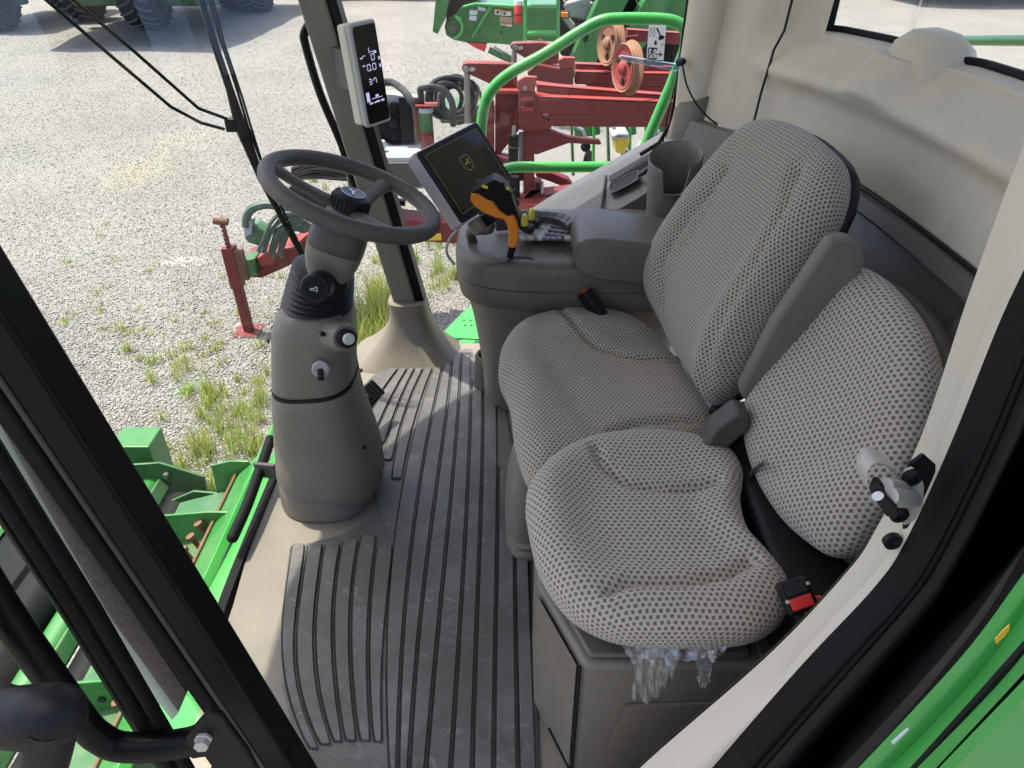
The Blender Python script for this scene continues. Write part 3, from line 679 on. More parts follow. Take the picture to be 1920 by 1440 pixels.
MB().bar(q - ez_ * .025, q - ez_ * .12, .03, .006, tuple(ey_)).build('buckle_strap', M['black'], b1, .002)
MB().box(q + V((.03, .01, -.03)), (.03, .02, .02), (ex_, ey_, ez_)).build('belt_tag', M['redbtn'], b1, .003)
q = ony(1100, 555, 1.585); b2 = thing('seat_belt_buckle', 'black seat belt buckle with thin red button standing beside the driver cushion', 'seat belt', tuple(q))
ax_ = (ony(1135, 600, 1.56) - ony(1098, 545, 1.585)).normalized(); ex_, ey_, ez_ = frame(-ax_, (.5, -.6, 0))
MB().box(q + ax_ * .025, (.042, .026, .075), (ex_, ey_, ez_)).build('buckle_body', M['black'], b2, .006, seg=3)
MB().box(q - ax_ * .014, (.030, .010, .004), (ex_, ey_, ez_)).build('release_button', M['redbtn'], b2, .001)
MB().bar(q + ax_ * .06, q + ax_ * .13, .034, .008, tuple(ey_)).build('buckle_strap', M['black'], b2, .002)
# webbing end lying behind the small cushion
o = MB().strip([onz(u, v, .47) for u, v in ((1345, 835), (1370, 818), (1395, 795))], [onz(u, v, .47) for u, v in ((1352, 850), (1385, 832), (1402, 815))], 14, .006, 3, .008, (0, 0, 1)).build('belt_latch', M['black'], None, .002)
tag(o, 'crumpled black belt end poking out behind the small seat cushion', 'seat belt')
# ------------------------------------------------------------------ steering column
st = thing('steering_column', 'grey steering pedestal with a four way round steering wheel and black hub knob', 'steering wheel', (-.47, 1.47, 0))
st['label'] = 'grey steering pedestal carrying a round steering wheel with black hub knob'
def ring(c, a, b, n=40, e=2.6, sk=0.0): return [V((c[0] + x, c[1] + y, c[2] + sk * x)) for x, y in sell(a, b, n, e)]
rg = [ring((-.478, 1.50, .004), .118, .135), ring((-.478, 1.50, .03), .118, .135), ring((-.478, 1.505, .075), .114, .130, sk=-.25), ring((-.478, 1.505, .085), .108, .125, sk=-.25)]
MB().loft(rg).build('pedestal_base', M['trim'], st, 0, 40)
def c4t(z):   # centre x, half widths of the pedestal
    T = [(.06, -.462, .132, .135), (.10, -.460, .134, .135), (.15, -.460, .130, .128), (.22, -.463, .120, .120), (.30, -.466, .110, .112), (.38, -.462, .104, .106), (.46, -.450, .102, .104), (.50, -.444, .100, .102), (.53, -.440, .092, .094), (.545, -.438, .080, .082), (.55, -.438, .066, .066)]
    for a, b in zip(T, T[1:]):
        if a[0] <= z <= b[0]: k = (z - a[0]) / (b[0] - a[0]); return [a[i] + (b[i] - a[i]) * k for i in (1, 2, 3)]
    return T[-1][1:]
def bodyring(z, sc_=1, sk=0): c, a, b = c4t(z); a *= .955 - .06 * max(0, min(1, (z - .2) / .2)); return ring((c, 1.49, z), a * sc_, b * sc_, 48, 2.9, sk)
lo = [bodyring(z, s_, sk) for z, s_, sk in ((.085, .90, -.25), (.078, .97, -.25), (.082, 1.0, -.22), (.12, 1, -.1), (.16, 1, 0), (.2, 1, 0), (.24, 1, 0), (.28, 1, 0), (.32, 1, 0.03), (.352, 1, .06), (.357, .975, .06))]
low_ = MB().loft(lo).build('pedestal_shroud', M['trim'], st, 0, 50)
upb = [bodyring(z, s_, sk) for z, s_, sk in ((.352, .955, .06), (.3575, .96, .06), (.362, .995, .06), (.37, 1, .05), (.40, 1, .02), (.44, 1, 0), (.48, 1, 0), (.50, 1, 0), (.515, 1, 0), (.53, 1, 0), (.54, 1, 0), (.546, 1, 0), (.55, 1, 0))]
MB().loft(upb).build('pedestal_head', M['trim'], st, 0, 50)
MB().loft([bodyring(.350, 1.003, .06), bodyring(.358, 1.003, .06)]).build('shroud_gap', M['black'], st)
WC = V((-.318, 1.455, .805)); WN = V((.36, .03, .93)).normalized(); wx, wy, wz = frame(WN, (1, 0, -.3))
M['boot'] = plastic('bellows_rubber', (.022, .022, .022), .5, .2, spec=.4)
ax0 = V((-.436, 1.485, .535)); ax1 = V((-.402, 1.475, .640)); bl = []
for i in range(19):
    k = i / 18; c = ax0.lerp(ax1, k); r_ = .074 - .016 * k + (.006 if i % 2 else -.004)
    d = (ax1 - ax0).normalized().lerp(V((0, 0, 1)), 1 - k).normalized(); X_, Y_, Z_ = frame(d)
    bl.append([c + X_ * (r_ * 1.02 * math.cos(2 * math.pi * j / 32)) + Y_ * (r_ * math.sin(2 * math.pi * j / 32)) for j in range(32)])
MB().loft(bl).build('bellows', M['boot'], st, 0, 60)
# tilting head of the column
hd = []
for k, a, b in ((-.205, .020, .030), (-.19, .036, .044), (-.165, .049, .054), (-.14, .056, .060), (-.115, .0585, .062), (-.112, .057, .0605), (-.109, .0585, .062), (-.09, .058, .060), (-.07, .055, .056), (-.062, .050, .051), (-.060, .044, .045)):
    c = WC + WN * k - wx * .004; hd.append([c + wx * x + wy * y for x, y in sell(a, b, 36, 3.2)])
MB().loft(hd[:6]).build('column_head', M['trim'], st, 0, 40); MB().loft(hd[5:]).build('column_collar', M['trim_dk'], st, 0, 40)
MB().lathe([(.046, -.075), (.048, -.062), (.044, -.05), (.040, -.03), (.030, -.022)], WC, WN, 32, (1, 0, 0)).build('wheel_boss', M['trim_dk'], st)
# steering wheel
RW, TR = .167, .0168
circ = [WC + wx * (RW * math.cos(2 * math.pi * k / 72)) + wy * (RW * math.sin(2 * math.pi * k / 72)) for k in range(72)]
sw = MB().tube(circ, TR, 16, False, True).build('steering_wheel', M['trim_dk'], st)
def wang(u, v): q = onplane(u, v, WC, WN) - WC; return math.atan2(q.dot(wy), q.dot(wx))
for u, v in ((722, 342), (508, 312), (760, 452)):
    a = wang(u, v); d = wx * math.cos(a) + wy * math.sin(a); pts = [WC + d * r_ + WN * h for r_, h in ((.025, -.028), (.06, -.024), (.10, -.016), (.14, -.006), (.165, 0))]
    MB().tube(spline(pts, 4), [.017 + .004 * abs(k - 8) / 8 for k in range(17)], 12, True, False, .5, tuple(d.cross(WN))).build('wheel_spoke', M['trim_dk'], sw)
kn = [(.030, -.036), (.036, -.034), (.038, -.030), (.038, -.008), (.036, -.003), (.030, .0), (.026, .0012)]
hb = MB().lathe(kn, WC + WN * .002, WN, 48).build('hub_knob', M['black'], sw)
for k in range(26):
    a = 2 * math.pi * k / 26; d = wx * math.cos(a) + wy * math.sin(a); MB().box(WC + WN * -.0175 + d * .0385, (.004, .0045, .022), (d, WN.cross(d), WN)).build('grip_ridge', M['black'], sw, .0012)
MB().lathe([(.0255, .002), (.0255, .0045), (.0, .0052)], WC, WN, 40).build('hub_badge', M['badge'], sw)
cb = [WC + WN * .0058 + wx * (.0238 * math.cos(2 * math.pi * k / 40)) + wy * (.0238 * math.sin(2 * math.pi * k / 40)) for k in range(40)]
MB().tube(cb, .0008, 6, False, True).build('badge_ring', M['silver'], sw)
DEER = [(-.95, -.15), (-.55, .10), (-.20, .12), (.15, .30), (.30, .55), (.20, .80), (.35, .70), (.42, .95), (.50, .70), (.72, .62), (.95, .50), (.70, .42), (.55, .20), (.45, -.05), (.70, -.20), (.95, -.50), (.60, -.28), (.30, -.18), (-.10, -.20), (-.45, -.15), (-.80, -.55), (-.62, -.15)]
dx_ = V((0, 1, 0)) - WN * WN.y; dx_.normalize(); dy_ = WN.cross(dx_)
MB().prism([WC + WN * .0058 + dx_ * (a * .0175) + dy_ * (b * .0150) for a, b in DEER], WN * .0008).build('deer_emblem', M['silver'], sw)
# multi function stalk with horn button, pointing at the doorway
S0 = ony(612, 525, 1.425); S1 = ony(590, 541, 1.33); sd = (S1 - S0).normalized()
sk = MB().lathe([(.044, -.02), (.044, .0), (.040, .008), (.034, .012), (.033, .020), (.029, .024), (.028, .034), (.024, .038), (.024, .048), (.0285, .052), (.0295, .07), (.0295, .094), (.027, .102), (.022, .103)], S0, sd, 32).build('horn_stalk', M['black'], st, 0, 30)
hx_, hy_, hz_ = frame(sd, (1, 0, 0))
if hy_.z < 0: hx_, hy_ = -hx_, -hy_
MB().lathe([(.021, .1025), (.021, .105), (.0, .106)], S0, sd, 28).build('horn_button', M['rubber'], st)
HORN = [(-1, .25), (-.55, .25), (.1, .25), (.75, .7), (.9, .75), (.9, -.75), (.75, -.7), (.1, -.25), (-1, -.25), (-.7, 0)]
tq = S0 + sd * .1065; MB().tube([tq + hx_ * (-a * .0075 if False else a * .0075) + hy_ * (b * .0065) for a, b in HORN], .0007, 5, False, True).build('horn_symbol', M['white'], st)
# knobs and key on the pedestal
q = ony(648, 634, 1.375); kd = V((.55, -.75, .30)).normalized()
MB().lathe([(.040, -.06), (.034, -.03), (.030, -.005), (.027, .0)], q, kd, 28).build('knob_housing', M['trim'], st)
MB().lathe([(.021, -.005), (.020, .012), (.017, .014)], q, kd, 24).build('socket_body', M['black'], st)
MB().lathe([(.0125, .010), (.0125, .020), (.011, .022), (.0, .0225)], q, kd, 24).build('socket_cap', M['cap'], st)
q = ony(601, 692, 1.375); kd = V((.12, -.97, .1)).normalized()
MB().lathe([(.019, -.004), (.019, .003), (.015, .005), (.012, .004)], q, kd, 28).build('ignition_bezel', M['lightgrey'], st)
MB().bar(q - kd * .0, q + kd * .02 + V((0, 0, -.018)), .014, .012, (1, 0, 0)).build('ignition_key', M['black'], st, .003)
for u, v in ((605, 626), (683, 838), (503, 640)):
    q = ony(u, v, 1.38 if u > 550 else 1.45); d = V((q.x + .455, q.y - 1.49, 0)).normalized()
    c, a, b = c4t(max(.07, q.z)); MB().lathe([(.0055, -.002), (.0055, .0025), (.0, .0025)], q + d * .0, d, 14).build('screw_hole', M['black'], st)
# pedal and foot rest
q = onz(690, 742, .12); ex_, ey_, ez_ = frame((.55, -.35, .75), (.4, .9, 0))
pdl = MB().box(q, (.10, .055, .012), (ex_, ey_, ez_)).build('brake_pedal', M['rubber'], st, .005)
for i in range(7): MB().box(q + ex_ * (-.042 + .014 * i) + ez_ * .0075, (.006, .048, .004), (ex_, ey_, ez_)).build('pedal_tread', M['rubber'], pdl, .001)
MB().box(onz(688, 792, .06), (.03, .05, .012), (ex_, ey_, ez_)).build('pedal_foot', M['rubber'], st, .004)
MB().tube([q, V((-.42, 1.62, .10))], .010, 8).build('pedal_arm', M['black'], st)
fr = MB().tube(spline([ony(u, v, y) for u, v, y in ((508, 822, 1.60), (486, 885, 1.48), (462, 950, 1.36), (436, 1008, 1.26))], 5), .0135, 14).build('foot_rest_tube', M['rubber'], st)
MB().lathe([(.0135, 0), (.012, .006), (.007, .011), (0, .012)], ony(436, 1008, 1.26), tuple(ony(436, 1008, 1.26) - ony(462, 950, 1.36)), 14).build('tube_cap', M['rubber'], fr)
MB().bar(ony(480, 880, 1.49), ony(520, 884, 1.47), .012, .045).build('foot_rest_bracket', M['trim_dk'], st, .004)

# ------------------------------------------------------------------ screens
def flat(mb, poly, o, ex, ey, n, th): return mb.prism([o + ex * a + ey * b for a, b in poly], n * th)
TL, TRr, BL = ony(777, 286, 1.62), ony(893, 226, 1.83), ony(850, 431, 1.545)
mr = (TRr - TL); md = (BL - TL); mw, mh = mr.length, md.length; mr.normalize(); md = (md - mr * md.dot(mr)).normalized(); mn = mr.cross(md)
if mn.dot(V((0, 0, CAM_H)) - TL) < 0: mn = -mn
mo = TL + mr * (mw / 2) + md * (mh / 2)
mt = thing('touchscreen_monitor', 'tilted square touchscreen with dim shield logo on a grey stand above the console', 'monitor', tuple(mo))
ey_ = -md
MB().box(mo - mn * .020, (mw, mh, .036), (mr, ey_, mn)).build('monitor_housing', M['lightgrey'], mt, .007, seg=3)
flat(MB(), rrect(mw * .975, mh * .965, .008), mo - mn * .003, mr, ey_, mn, .003 + .0012).build('monitor_bezel', M['black'], mt, .001)
flat(MB(), rrect(mw * .84, mh * .80, .003), mo + mn * .0012 + ey_ * .002, mr, ey_, mn, .0012).build('monitor_screen', M['screen'], mt)
MB().tube([mo + mn * .0026 + mr * (a * mw * .42) + ey_ * (b * mh * .40 + .002) for a, b in ((1, 1), (-1, 1), (-1, -1), (1, -1))], .0006, 5, False, True).build('screen_edge', M['logo'], mt)
lg = mo + mn * .0030 + ey_ * (mh * .10) + mr * (mw * .02)
MB().tube([lg + mr * (a * .018) + ey_ * (b * .018) for a, b in ((-.75, .95), (.75, .95), (.95, .7), (.95, -.3), (.6, -.8), (0, -1.05), (-.6, -.8), (-.95, -.3), (-.95, .7))], .0008, 5, False, True).build('shield_logo', M['logo'], mt)
flat(MB(), [(a * .013, b * .011) for a, b in DEER], lg, mr, ey_, mn, .0004).build('deer_logo', M['logo'], mt)
MB().tube([lg - ey_ * .052 + mr * (.008 * math.cos(k * .5236)) + ey_ * (.008 * math.sin(k * .5236)) for k in range(12)], .0006, 5, False, True).build('busy_ring', M['logo'], mt)
bb = mo - ey_ * (mh / 2 + .020) + mr * .01 - mn * .015
MB().box(bb, (mw * .70, .034, .034), (mr, ey_, mn)).build('button_bar', M['trim'], mt, .006)
MB().box(bb + mn * .0155 + mr * .006, (mw * .62, .028, .006), (mr, ey_, mn)).build('button_plate', M['black'], mt, .003)
MB().lathe([(.012, 0), (.012, .006), (.009, .008), (0, .008)], bb + mn * .018 - mr * (mw * .23), mn, 20).build('dial', M['rubber'], mt)
for i in range(5):
    for j in range(2): MB().box(bb + mn * .0195 + mr * (mw * (-.10 + .085 * i)) + ey_ * (.006 - .012 * j), (.013, .008, .003), (mr, ey_, mn)).build('menu_button', M['key'], mt, .001)
MB().tube(spline([mo - mn * .04 - ey_ * .03, bb - mn * .03 - ey_ * .02, V((-.10, 1.73, .62)), V((-.09, 1.76, .56))], 5), .012, 12).build('monitor_stand', M['trim_dk'], mt)
cb_ = MB().tube(spline([ony(u, v, y) for u, v, y in ((860, 428, 1.60), (842, 450, 1.60), (838, 475, 1.60), (852, 495, 1.64))], 6), .0032, 8).build('monitor_cable', M['lightgrey'], mt)

TL, TRr, BL = ony(655, 45, 2.02), ony(705, 34, 2.085), ony(673, 246, 2.00)
mr = (TRr - TL); md = (BL - TL); mw, mh = mr.length, md.length; mr.normalize(); md = (md - mr * md.dot(mr)).normalized(); mn = mr.cross(md)
if mn.dot(V((0, 0, CAM_H)) - TL) < 0: mn = -mn
mo = TL + mr * (mw / 2) + md * (mh / 2); ey_ = -md
dp = thing('corner_post_display', 'tall narrow black readout with glowing digits fixed to the grey corner post', 'display', tuple(mo))
MB().box(mo - mn * .012, (mw, mh, .022), (mr, ey_, mn)).build('display_case', M['lightgrey'], dp, .009, seg=3)
MB().box(mo - mn * .040 - mr * .006, (mw * .86, mh * .97, .034), (mr, ey_, mn)).build('display_back', M['cream'], dp, .008, seg=3)
flat(MB(), rrect(mw * .84, mh * .93, .008), mo - mn * .001, mr, ey_, mn, .0018).build('display_face', M['screen'], dp)
MB().bar(mo - mn * .05, V((xp(mo.z), 2.18, mo.z)), .04, .10).build('display_bracket', M['trim_dk'], dp, .005)
def seg7(ch, x, y, w_, h_, mb):
    on = {'0': 'abcdef', '3': 'abcdg', '7': 'abcf'}[ch]; t_ = .0012
    S = {'a': ((0, 1), (1, 1)), 'b': ((1, 1), (1, .5)), 'c': ((1, .5), (1, 0)), 'd': ((0, 0), (1, 0)), 'e': ((0, .5), (0, 0)), 'f': ((0, 1), (0, .5)), 'g': ((0, .5), (1, .5))}
    for c in on:
        (a, b), (c_, d_) = S[c]; p = mo + mn * .0014 + mr * (x + (a + (.1 if c_ > a else 0)) * w_) + ey_ * (y + (b - (.06 if b > d_ else 0)) * h_); q_ = mo + mn * .0014 + mr * (x + (c_ - (.1 if c_ > a else 0)) * w_) + ey_ * (y + (d_ + (.06 if b > d_ else 0)) * h_)
        mb.bar(p, q_, .0020, .0006, tuple(mn))
mb = MB(); seg7('0', .006, mh * .135, .010, mh * .058, mb); mb.build('readout_digit', M['lcd'], dp, 0, smooth=False)
mb = MB(); seg7('0', -.012, mh * .045, .010, mh * .058, mb); mb.build('readout_digit', M['lcd'], dp, 0, smooth=False)
mb = MB(); seg7('0', .006, mh * .045, .010, mh * .058, mb); mb.build('readout_digit', M['lcd'], dp, 0, smooth=False)
mb = MB(); mb.box(mo + mn * .0014 + mr * .001 + ey_ * (mh * .045), (.002, .002, .0006), (mr, ey_, mn)); mb.build('decimal_point', M['lcd'], dp, smooth=False)
for i, ch_ in enumerate('37'):
    mb = MB(); seg7(ch_, -.014 + .016 * i, -mh * .085, .0085, mh * .05, mb); mb.build('readout_digit', M['lcd'], dp, 0, smooth=False)
MB().box(mo + mn * .0014 - mr * (mw * .30) - ey_ * (mh * .20), (.010, mh * .095, .0006), (mr, ey_, mn)).build('level_bar', M['lcd'], dp, smooth=False)
for (a, b, w_, h_) in ((.04, -.225, .036, .0016), (.05, -.205, .010, .006), (-.22, -.265, .011, .004), (-.06, -.265, .009, .003), (.06, -.262, .012, .004), (.24, -.262, .010, .005), (-.20, .19, .010, .0015), (.12, .215, .012, .0015), (.02, .23, .0016, .014), (.24, .205, .008, .006), (-.30, .175, .009, .003), (-.26, .10, .008, .003), (.36, .14, .005, .008), (.36, .07, .005, .008)):
    MB().box(mo + mn * .0014 + mr * (mw * a) + ey_ * (mh * b), (w_, h_, .0006), (mr, ey_, mn)).build('readout_mark', M['lcd'], dp, smooth=False)

# ------------------------------------------------------------------ armrest console
ac = thing('armrest_console', 'grey control console with keypads and padded lid along the right of the driver seat', 'console', (.15, 1.78, 0))
def cring(z, x0, x1, y0, y1, e=3.4, sk=0): return [V(((x0 + x1) / 2 + a, (y0 + y1) / 2 + b, z + sk * a)) for a, b in sell((x1 - x0) / 2, (y1 - y0) / 2, 56, e)]
rg = [cring(.003, -.085, .42, 1.83, 2.12), cring(.12, -.088, .44, 1.79, 2.12), cring(.26, -.098, .46, 1.72, 2.12), cring(.36, -.108, .48, 1.67, 2.10), cring(.43, -.118, .50, 1.635, 2.06), cring(.458, -.124, .52, 1.618, 2.0)]
MB().loft(rg).build('console_pedestal', M['trim'], ac, 0, 50)
rg = [cring(.4585, -.128, .54, 1.614, 2.0), cring(.462, -.134, .55, 1.608, 2.0), cring(.50, -.142, .56, 1.60, 2.0), cring(.515, -.142, .56, 1.60, 2.0), cring(.517, -.139, .56, 1.603, 2.0), cring(.519, -.142, .56, 1.60, 2.0), cring(.560, -.142, .56, 1.60, 2.0), cring(.574, -.140, .56, 1.602, 2.0), cring(.583, -.132, .55, 1.61, 1.99), cring(.587, -.120, .54, 1.622, 1.98), cring(.588, -.08, .5, 1.66, 1.95)]
MB().loft(rg).build('console_pod', M['console'], ac, 0, 50)
lidp = spline([(.165, 1.575, .648), (.175, 1.57, .662), (.26, 1.57, .658), (.50, 1.57, .618)], 5)
ringL = []
for (x, zt, zb, y0, y1) in ((.142, .625, .600, 1.60, 1.74), (.150, .648, .586, 1.585, 1.755), (.165, .660, .574, 1.577, 1.765), (.20, .664, .562, 1.572, 1.77), (.30, .653, .552, 1.57, 1.77), (.42, .634, .548, 1.57, 1.77), (.54, .615, .545, 1.57, 1.77)):
    h = (zt - zb); ringL.append([V((x, (y0 + y1) / 2 + a, (zt + zb) / 2 + b)) for a, b in rrect(y1 - y0, h, min(.009, h * .4), 4)])
ld = MB().loft(ringL).build('armrest_lid', M['console'], ac, 0, 50)
# moulded rim round the lever gate
lgp = spline([onz(u, v, .5895) for u, v in ((912, 499), (935, 494), (955, 489), (960, 484), (985, 483), (1001, 487))], 5); MB().strip(lgp, [q + V((0, .011, 0)) for q in lgp], 26, .001, 2, 0, (0, 0, 1)).build('lever_gate', M['ink'], ac)
# keypads
def kp(u, v, z): return onz(u, v, z)
base = MB(); P = spline([kp(u, v, .635) for u, v in ((928, 398), (975, 396), (1030, 398), (1062, 404), (1080, 416))], 5); Q = spline([kp(u, v, .622) for u, v in ((930, 412), (975, 409), (1025, 410), (1052, 418), (1066, 428))], 5)
kpad = MB().strip(P, Q, 30, .03, 3, .002, (0, 0, 1)).build('keypad', M['trim_dk'], ac)
P, Q = resample(P, 11), resample(Q, 11)
for i in range(10):
    for j in range(2):
        c_ = (P[i].lerp(P[i + 1], .5)).lerp(Q[i].lerp(Q[i + 1], .5), .27 + .46 * j); ex_ = (P[i + 1] - P[i]).normalized(); fy = (Q[i] - P[i]).normalized(); ez_ = ex_.cross(fy); ez_ = ez_ if ez_.z > 0 else -ez_
        MB().box(c_ + ez_ * .004, ((P[i + 1] - P[i]).length * .86, (Q[i] - P[i]).length * .46, .006), (ex_, ez_.cross(ex_), ez_)).build('key', M['key'], kpad, .001)
sl_ = [kp(u, v, .60) for u, v in ((968, 452), (1000, 414), (1048, 408), (1075, 432), (1078, 450))]
MB().prism(sl_, (0, 0, .010)).build('switch_panel', M['padlight'], ac, .003)
for i in range(4):
    for j in range(4):
        a0, a1 = kp(1022 + 6 * (3 - j) + 2, 438 - 7 * (3 - j) + 2, .612), kp(1066, 438 - 5 * (3 - j), .612)
        c_ = kp(1026 + 5.5 * (3 - j) + 10.5 * i, 439 - 7.2 * (3 - j) + 1.3 * i, .612); MB().box(c_, (.012, .014, .007)).build('key', M['key'], ac, .0015)
for i, (u, mt_) in enumerate(((980, 'padlight'), (994, 'padtan'), (1012, 'padlight'), (1027, 'key'), (1038, 'key'), (1049, 'key'), (1064, 'padtan'))):
    MB().box(kp(u, 447, .612), (.013 if mt_ != 'padtan' else .016, .020, .006)).build('key', M[mt_], ac, .0015)
for u, v in ((984, 424), (997, 413)):
    q = kp(u, v, .625); MB().box(q, (.022, .050, .02), frame((0, -.3, 1), (.6, .8, 0))).build('throttle_slot', M['ink'], ac, .004)
    MB().loft([[q + V((a * k, b * k, h)) for a, b in rrect(.016, .030, .005, 3)] for k, h in ((1, .005), (.95, .015), (.75, .026), (.4, .03))]).build('throttle_tab', M['yellowbtn'], ac, 0, 45)
cr_ = MB().lathe([(.056, .003), (.052, .06), (.048, .115), (.045, .122), (.038, .121), (.035, .05), (.0, .05)], V((-.066, 1.985, 0)), (0, 0, 1), 32).build('cup_well', M['trim_dk'], ac)

# joystick
jy = thing('control_joystick', 'orange and black pistol grip control lever rising from the console', 'joystick', tuple(ony(960, 484, 1.675)))
def J(x, y, d=0): return ony(860 + x / 8, 320 + y / 8, 1.655 + d - .085 * max(0, (1340 - y) / 1250))
og = [(190, 290), (300, 298), (420, 385), (520, 415), (620, 555), (740, 640), (830, 612), (880, 690), (912, 800), (900, 960), (865, 1130), (742, 1130), (752, 950), (730, 800), (680, 705), (560, 680), (400, 620), (260, 530), (182, 430)]
P = [J(*p) for p in og]; c_ = sum(P, V((0, 0, 0))) / len(P)
MB().prism([p + V((0, -.016, 0)) for p in P], (0, .034, 0)).build('grip', M['orange'], jy, .008, seg=4)
hdp = [(186, 286), (350, 188), (520, 90), (600, 108), (760, 240), (850, 500), (925, 700), (918, 810), (900, 800), (885, 690), (832, 606), (740, 632), (622, 548), (522, 408), (420, 378), (300, 290)]
MB().prism([J(*p) + V((0, -.022, 0)) for p in hdp], (0, .052, 0)).build('grip_head', M['black'], jy, .007, seg=4)
for x, y, s_ in ((395, 245, .013), (735, 268, .0075)): MB().box(J(x, y, -.024), (s_, .006, s_), frame((.1, -.9, .4), (1, 0, -.35))).build('button', M['yellowbtn'], jy, .0015)
for x, y in ((600, 190), (590, 290), (600, 380), (690, 310), (690, 390), (760, 420), (690, 490), (730, 520), (780, 350), (660, 200)):
    MB().box(J(x, y, -.023), (.0085, .006, .0075), frame((.1, -.9, .4), (1, 0, -.7))).build('button', M['rubber'], jy, .002)
MB().lathe([(.0022, 0), (.0022, .001), (0, .001)], J(390, 465, -.0165), (0, -1, 0), 12).build('screw', M['rust'], jy)
MB().tube([J(805, 1120), J(800, 1180), J(775, 1240), J(772, 1340)], [.009, .009, .008, .006], 14).build('lever_shaft', M['black'], jy)
MB().lathe([(.015, -.012), (.013, -.004), (.009, .006), (.006, .02)], J(772, 1330), (0, 0, 1), 20).build('shaft_boot', M['black'], jy)

# ------------------------------------------------------------------ exit sticker, hammer and cord at the rear corner post
YS = 2.225
t = NT('thin_white_vinyl'); t.set(Base_Color=(.8, .8, .78), Roughness=.4); tr = t.n('ShaderNodeBsdfTranslucent'); tr.inputs[0].default_value = (.8, .8, .78, 1); mx = t.n('ShaderNodeMixShader'); mx.inputs[0].default_value = .5
t.l(t.b.outputs[0], mx.inputs[1]); t.l(tr.outputs[0], mx.inputs[2]); t.l(mx.outputs[0], t.out.inputs[0]); M['paper'] = t.m
ek = thing('exit_sticker', 'white escape hammer pictogram sticker on the side glass', 'sticker', tuple(ony(1230, 80, YS)))
c4_ = [ony(u, v, YS) for u, v in ((1217, 47), (1249, 48), (1244, 113), (1212, 111))]
MB().prism(c4_, (0, -.0015, 0)).build('sticker_sheet', M['paper'], ek)
def S_(a, b): return c4_[0].lerp(c4_[1], a).lerp(c4_[3].lerp(c4_[2], a), b) + V((0, -.0025, 0))
def sk_line(pts, name, wd=.0022): MB().tube([S_(*p) for p in pts], wd / 2, 5).build(name, M['ink'], ek)
MB().prism([S_(*p) for p in ((.40, .08), (.52, .07), (.70, .26), (.95, .30), (.92, .36), (.80, .40), (.62, .42), (.60, .32), (.66, .29))], (0, -.0006, 0)).build('hammer_print', M['ink'], ek)
for k in ((.08, .06, .35, .06, .35, .33, .08, .33, .08, .06), (.08, .06, .35, .33), (.35, .06, .08, .33)): sk_line([(k[i], k[i + 1]) for i in range(0, len(k), 2)], 'pane_print', .0009)
MB().prism([S_(*p) for p in ((.40, .43), (.50, .43), (.50, .50), (.58, .50), (.45, .58), (.32, .50), (.40, .50))], (0, -.0006, 0)).build('arrow_print', M['ink'], ek)
sk_line([(.55, .72), (.55, .66), (.08, .66), (.08, .97), (.55, .97), (.55, .91)], 'door_print', .0040)
sk_line([(.28, .72), (.30, .78), (.22, .85), (.14, .92)], 'runner_print', .003); sk_line([(.28, .82), (.38, .86), (.36, .94)], 'runner_print', .003); sk_line([(.18, .78), (.29, .75), (.40, .79), (.46, .76)], 'runner_print', .003)
MB().lathe([(.0035, 0), (.0035, .0006), (0, .0006)], S_(.32, .695), (0, -1, 0), 12).build('runner_head', M['ink'], ek)
sk_line([(.48, .83), (.86, .83)], 'arrow_shaft', .003); sk_line([(.74, .77), (.88, .83), (.74, .89)], 'arrow_shaft', .003)
sk_line([(.80, .52), (.80, .58), (.90, .58)], 'code_print', .0014); sk_line([(.84, .50), (.94, .52)], 'code_print', .0014)
hm = thing('escape_hammer', 'clear blue plastic strip clipped to the rear post below the exit sticker', 'hammer', tuple(ony(1275, 125, 2.12)))
MB().prism([ony(u, v, 2.13) for u, v in ((1160, 103), (1168, 103), (1270, 119), (1274, 126), (1272, 131), (1262, 131), (1160, 110))], (0, -.02, 0)).build('handle', M['clear'], hm, .003)
MB().lathe([(.010, -.01), (.011, 0), (.008, .012)], ony(1277, 116, 2.11), (.4, -.9, .2), 18).build('clip', M['black'], hm)
MB().prism([ony(u, v, 2.127) for u, v in ((1212, 112), (1238, 116), (1240, 124), (1212, 119))], (0, -.004, 0)).build('label_band', M['padlight'], hm)
o = MB().tube(spline([ony(u, v, y) for u, v, y in ((1279, 120, 2.10), (1288, 160, 2.06), (1306, 195, 2.03), (1330, 222, 2.02), (1345, 232, 2.04))], 6), .0025, 8).build('black_cord', M['black'])
tag(o, 'thin black cord drooping from the hammer clip to the console corner', 'cord')
o = MB().tube(spline([ony(u, v, 2.19) for u, v in ((1276, 124), (1266, 160), (1252, 215), (1244, 262), (1240, 292))], 6), .0022, 8).build('black_cord', M['black'])
tag(o, 'thin black cord hanging straight down the side glass before the green rail', 'cord')

# ------------------------------------------------------------------ door striker
q0 = ony(1700, 915, .52); ds = thing('door_striker', 'zinc plated door latch striker with black hook bolted to the doorway', 'latch', tuple(q0))
def D(u, v, y): return ony(u, v, y)
MB().prism([D(u, v, .512) for u, v in ((1692, 880), (1708, 872), (1722, 882), (1729, 905), (1728, 940), (1712, 968), (1694, 980), (1680, 968), (1676, 940), (1690, 905))], (0, -.005, 0)).build('striker_plate', M['steel'], ds, .0015)
MB().prism([D(u, v, .516) for u, v in ((1700, 866), (1728, 846), (1752, 868), (1752, 880), (1730, 930), (1700, 985), (1690, 990))], (0, -.004, 0)).build('mount_pad', M['black'], ds, .002)
for u, v in ((1708, 893), (1684, 962)): MB().lathe([(.0085, 0), (.0085, .004), (.006, .006), (.004, .006), (.004, .003), (0, .003)], D(u, v, .506), (0, -1, 0), 18).build('bolt', M['black'], ds)
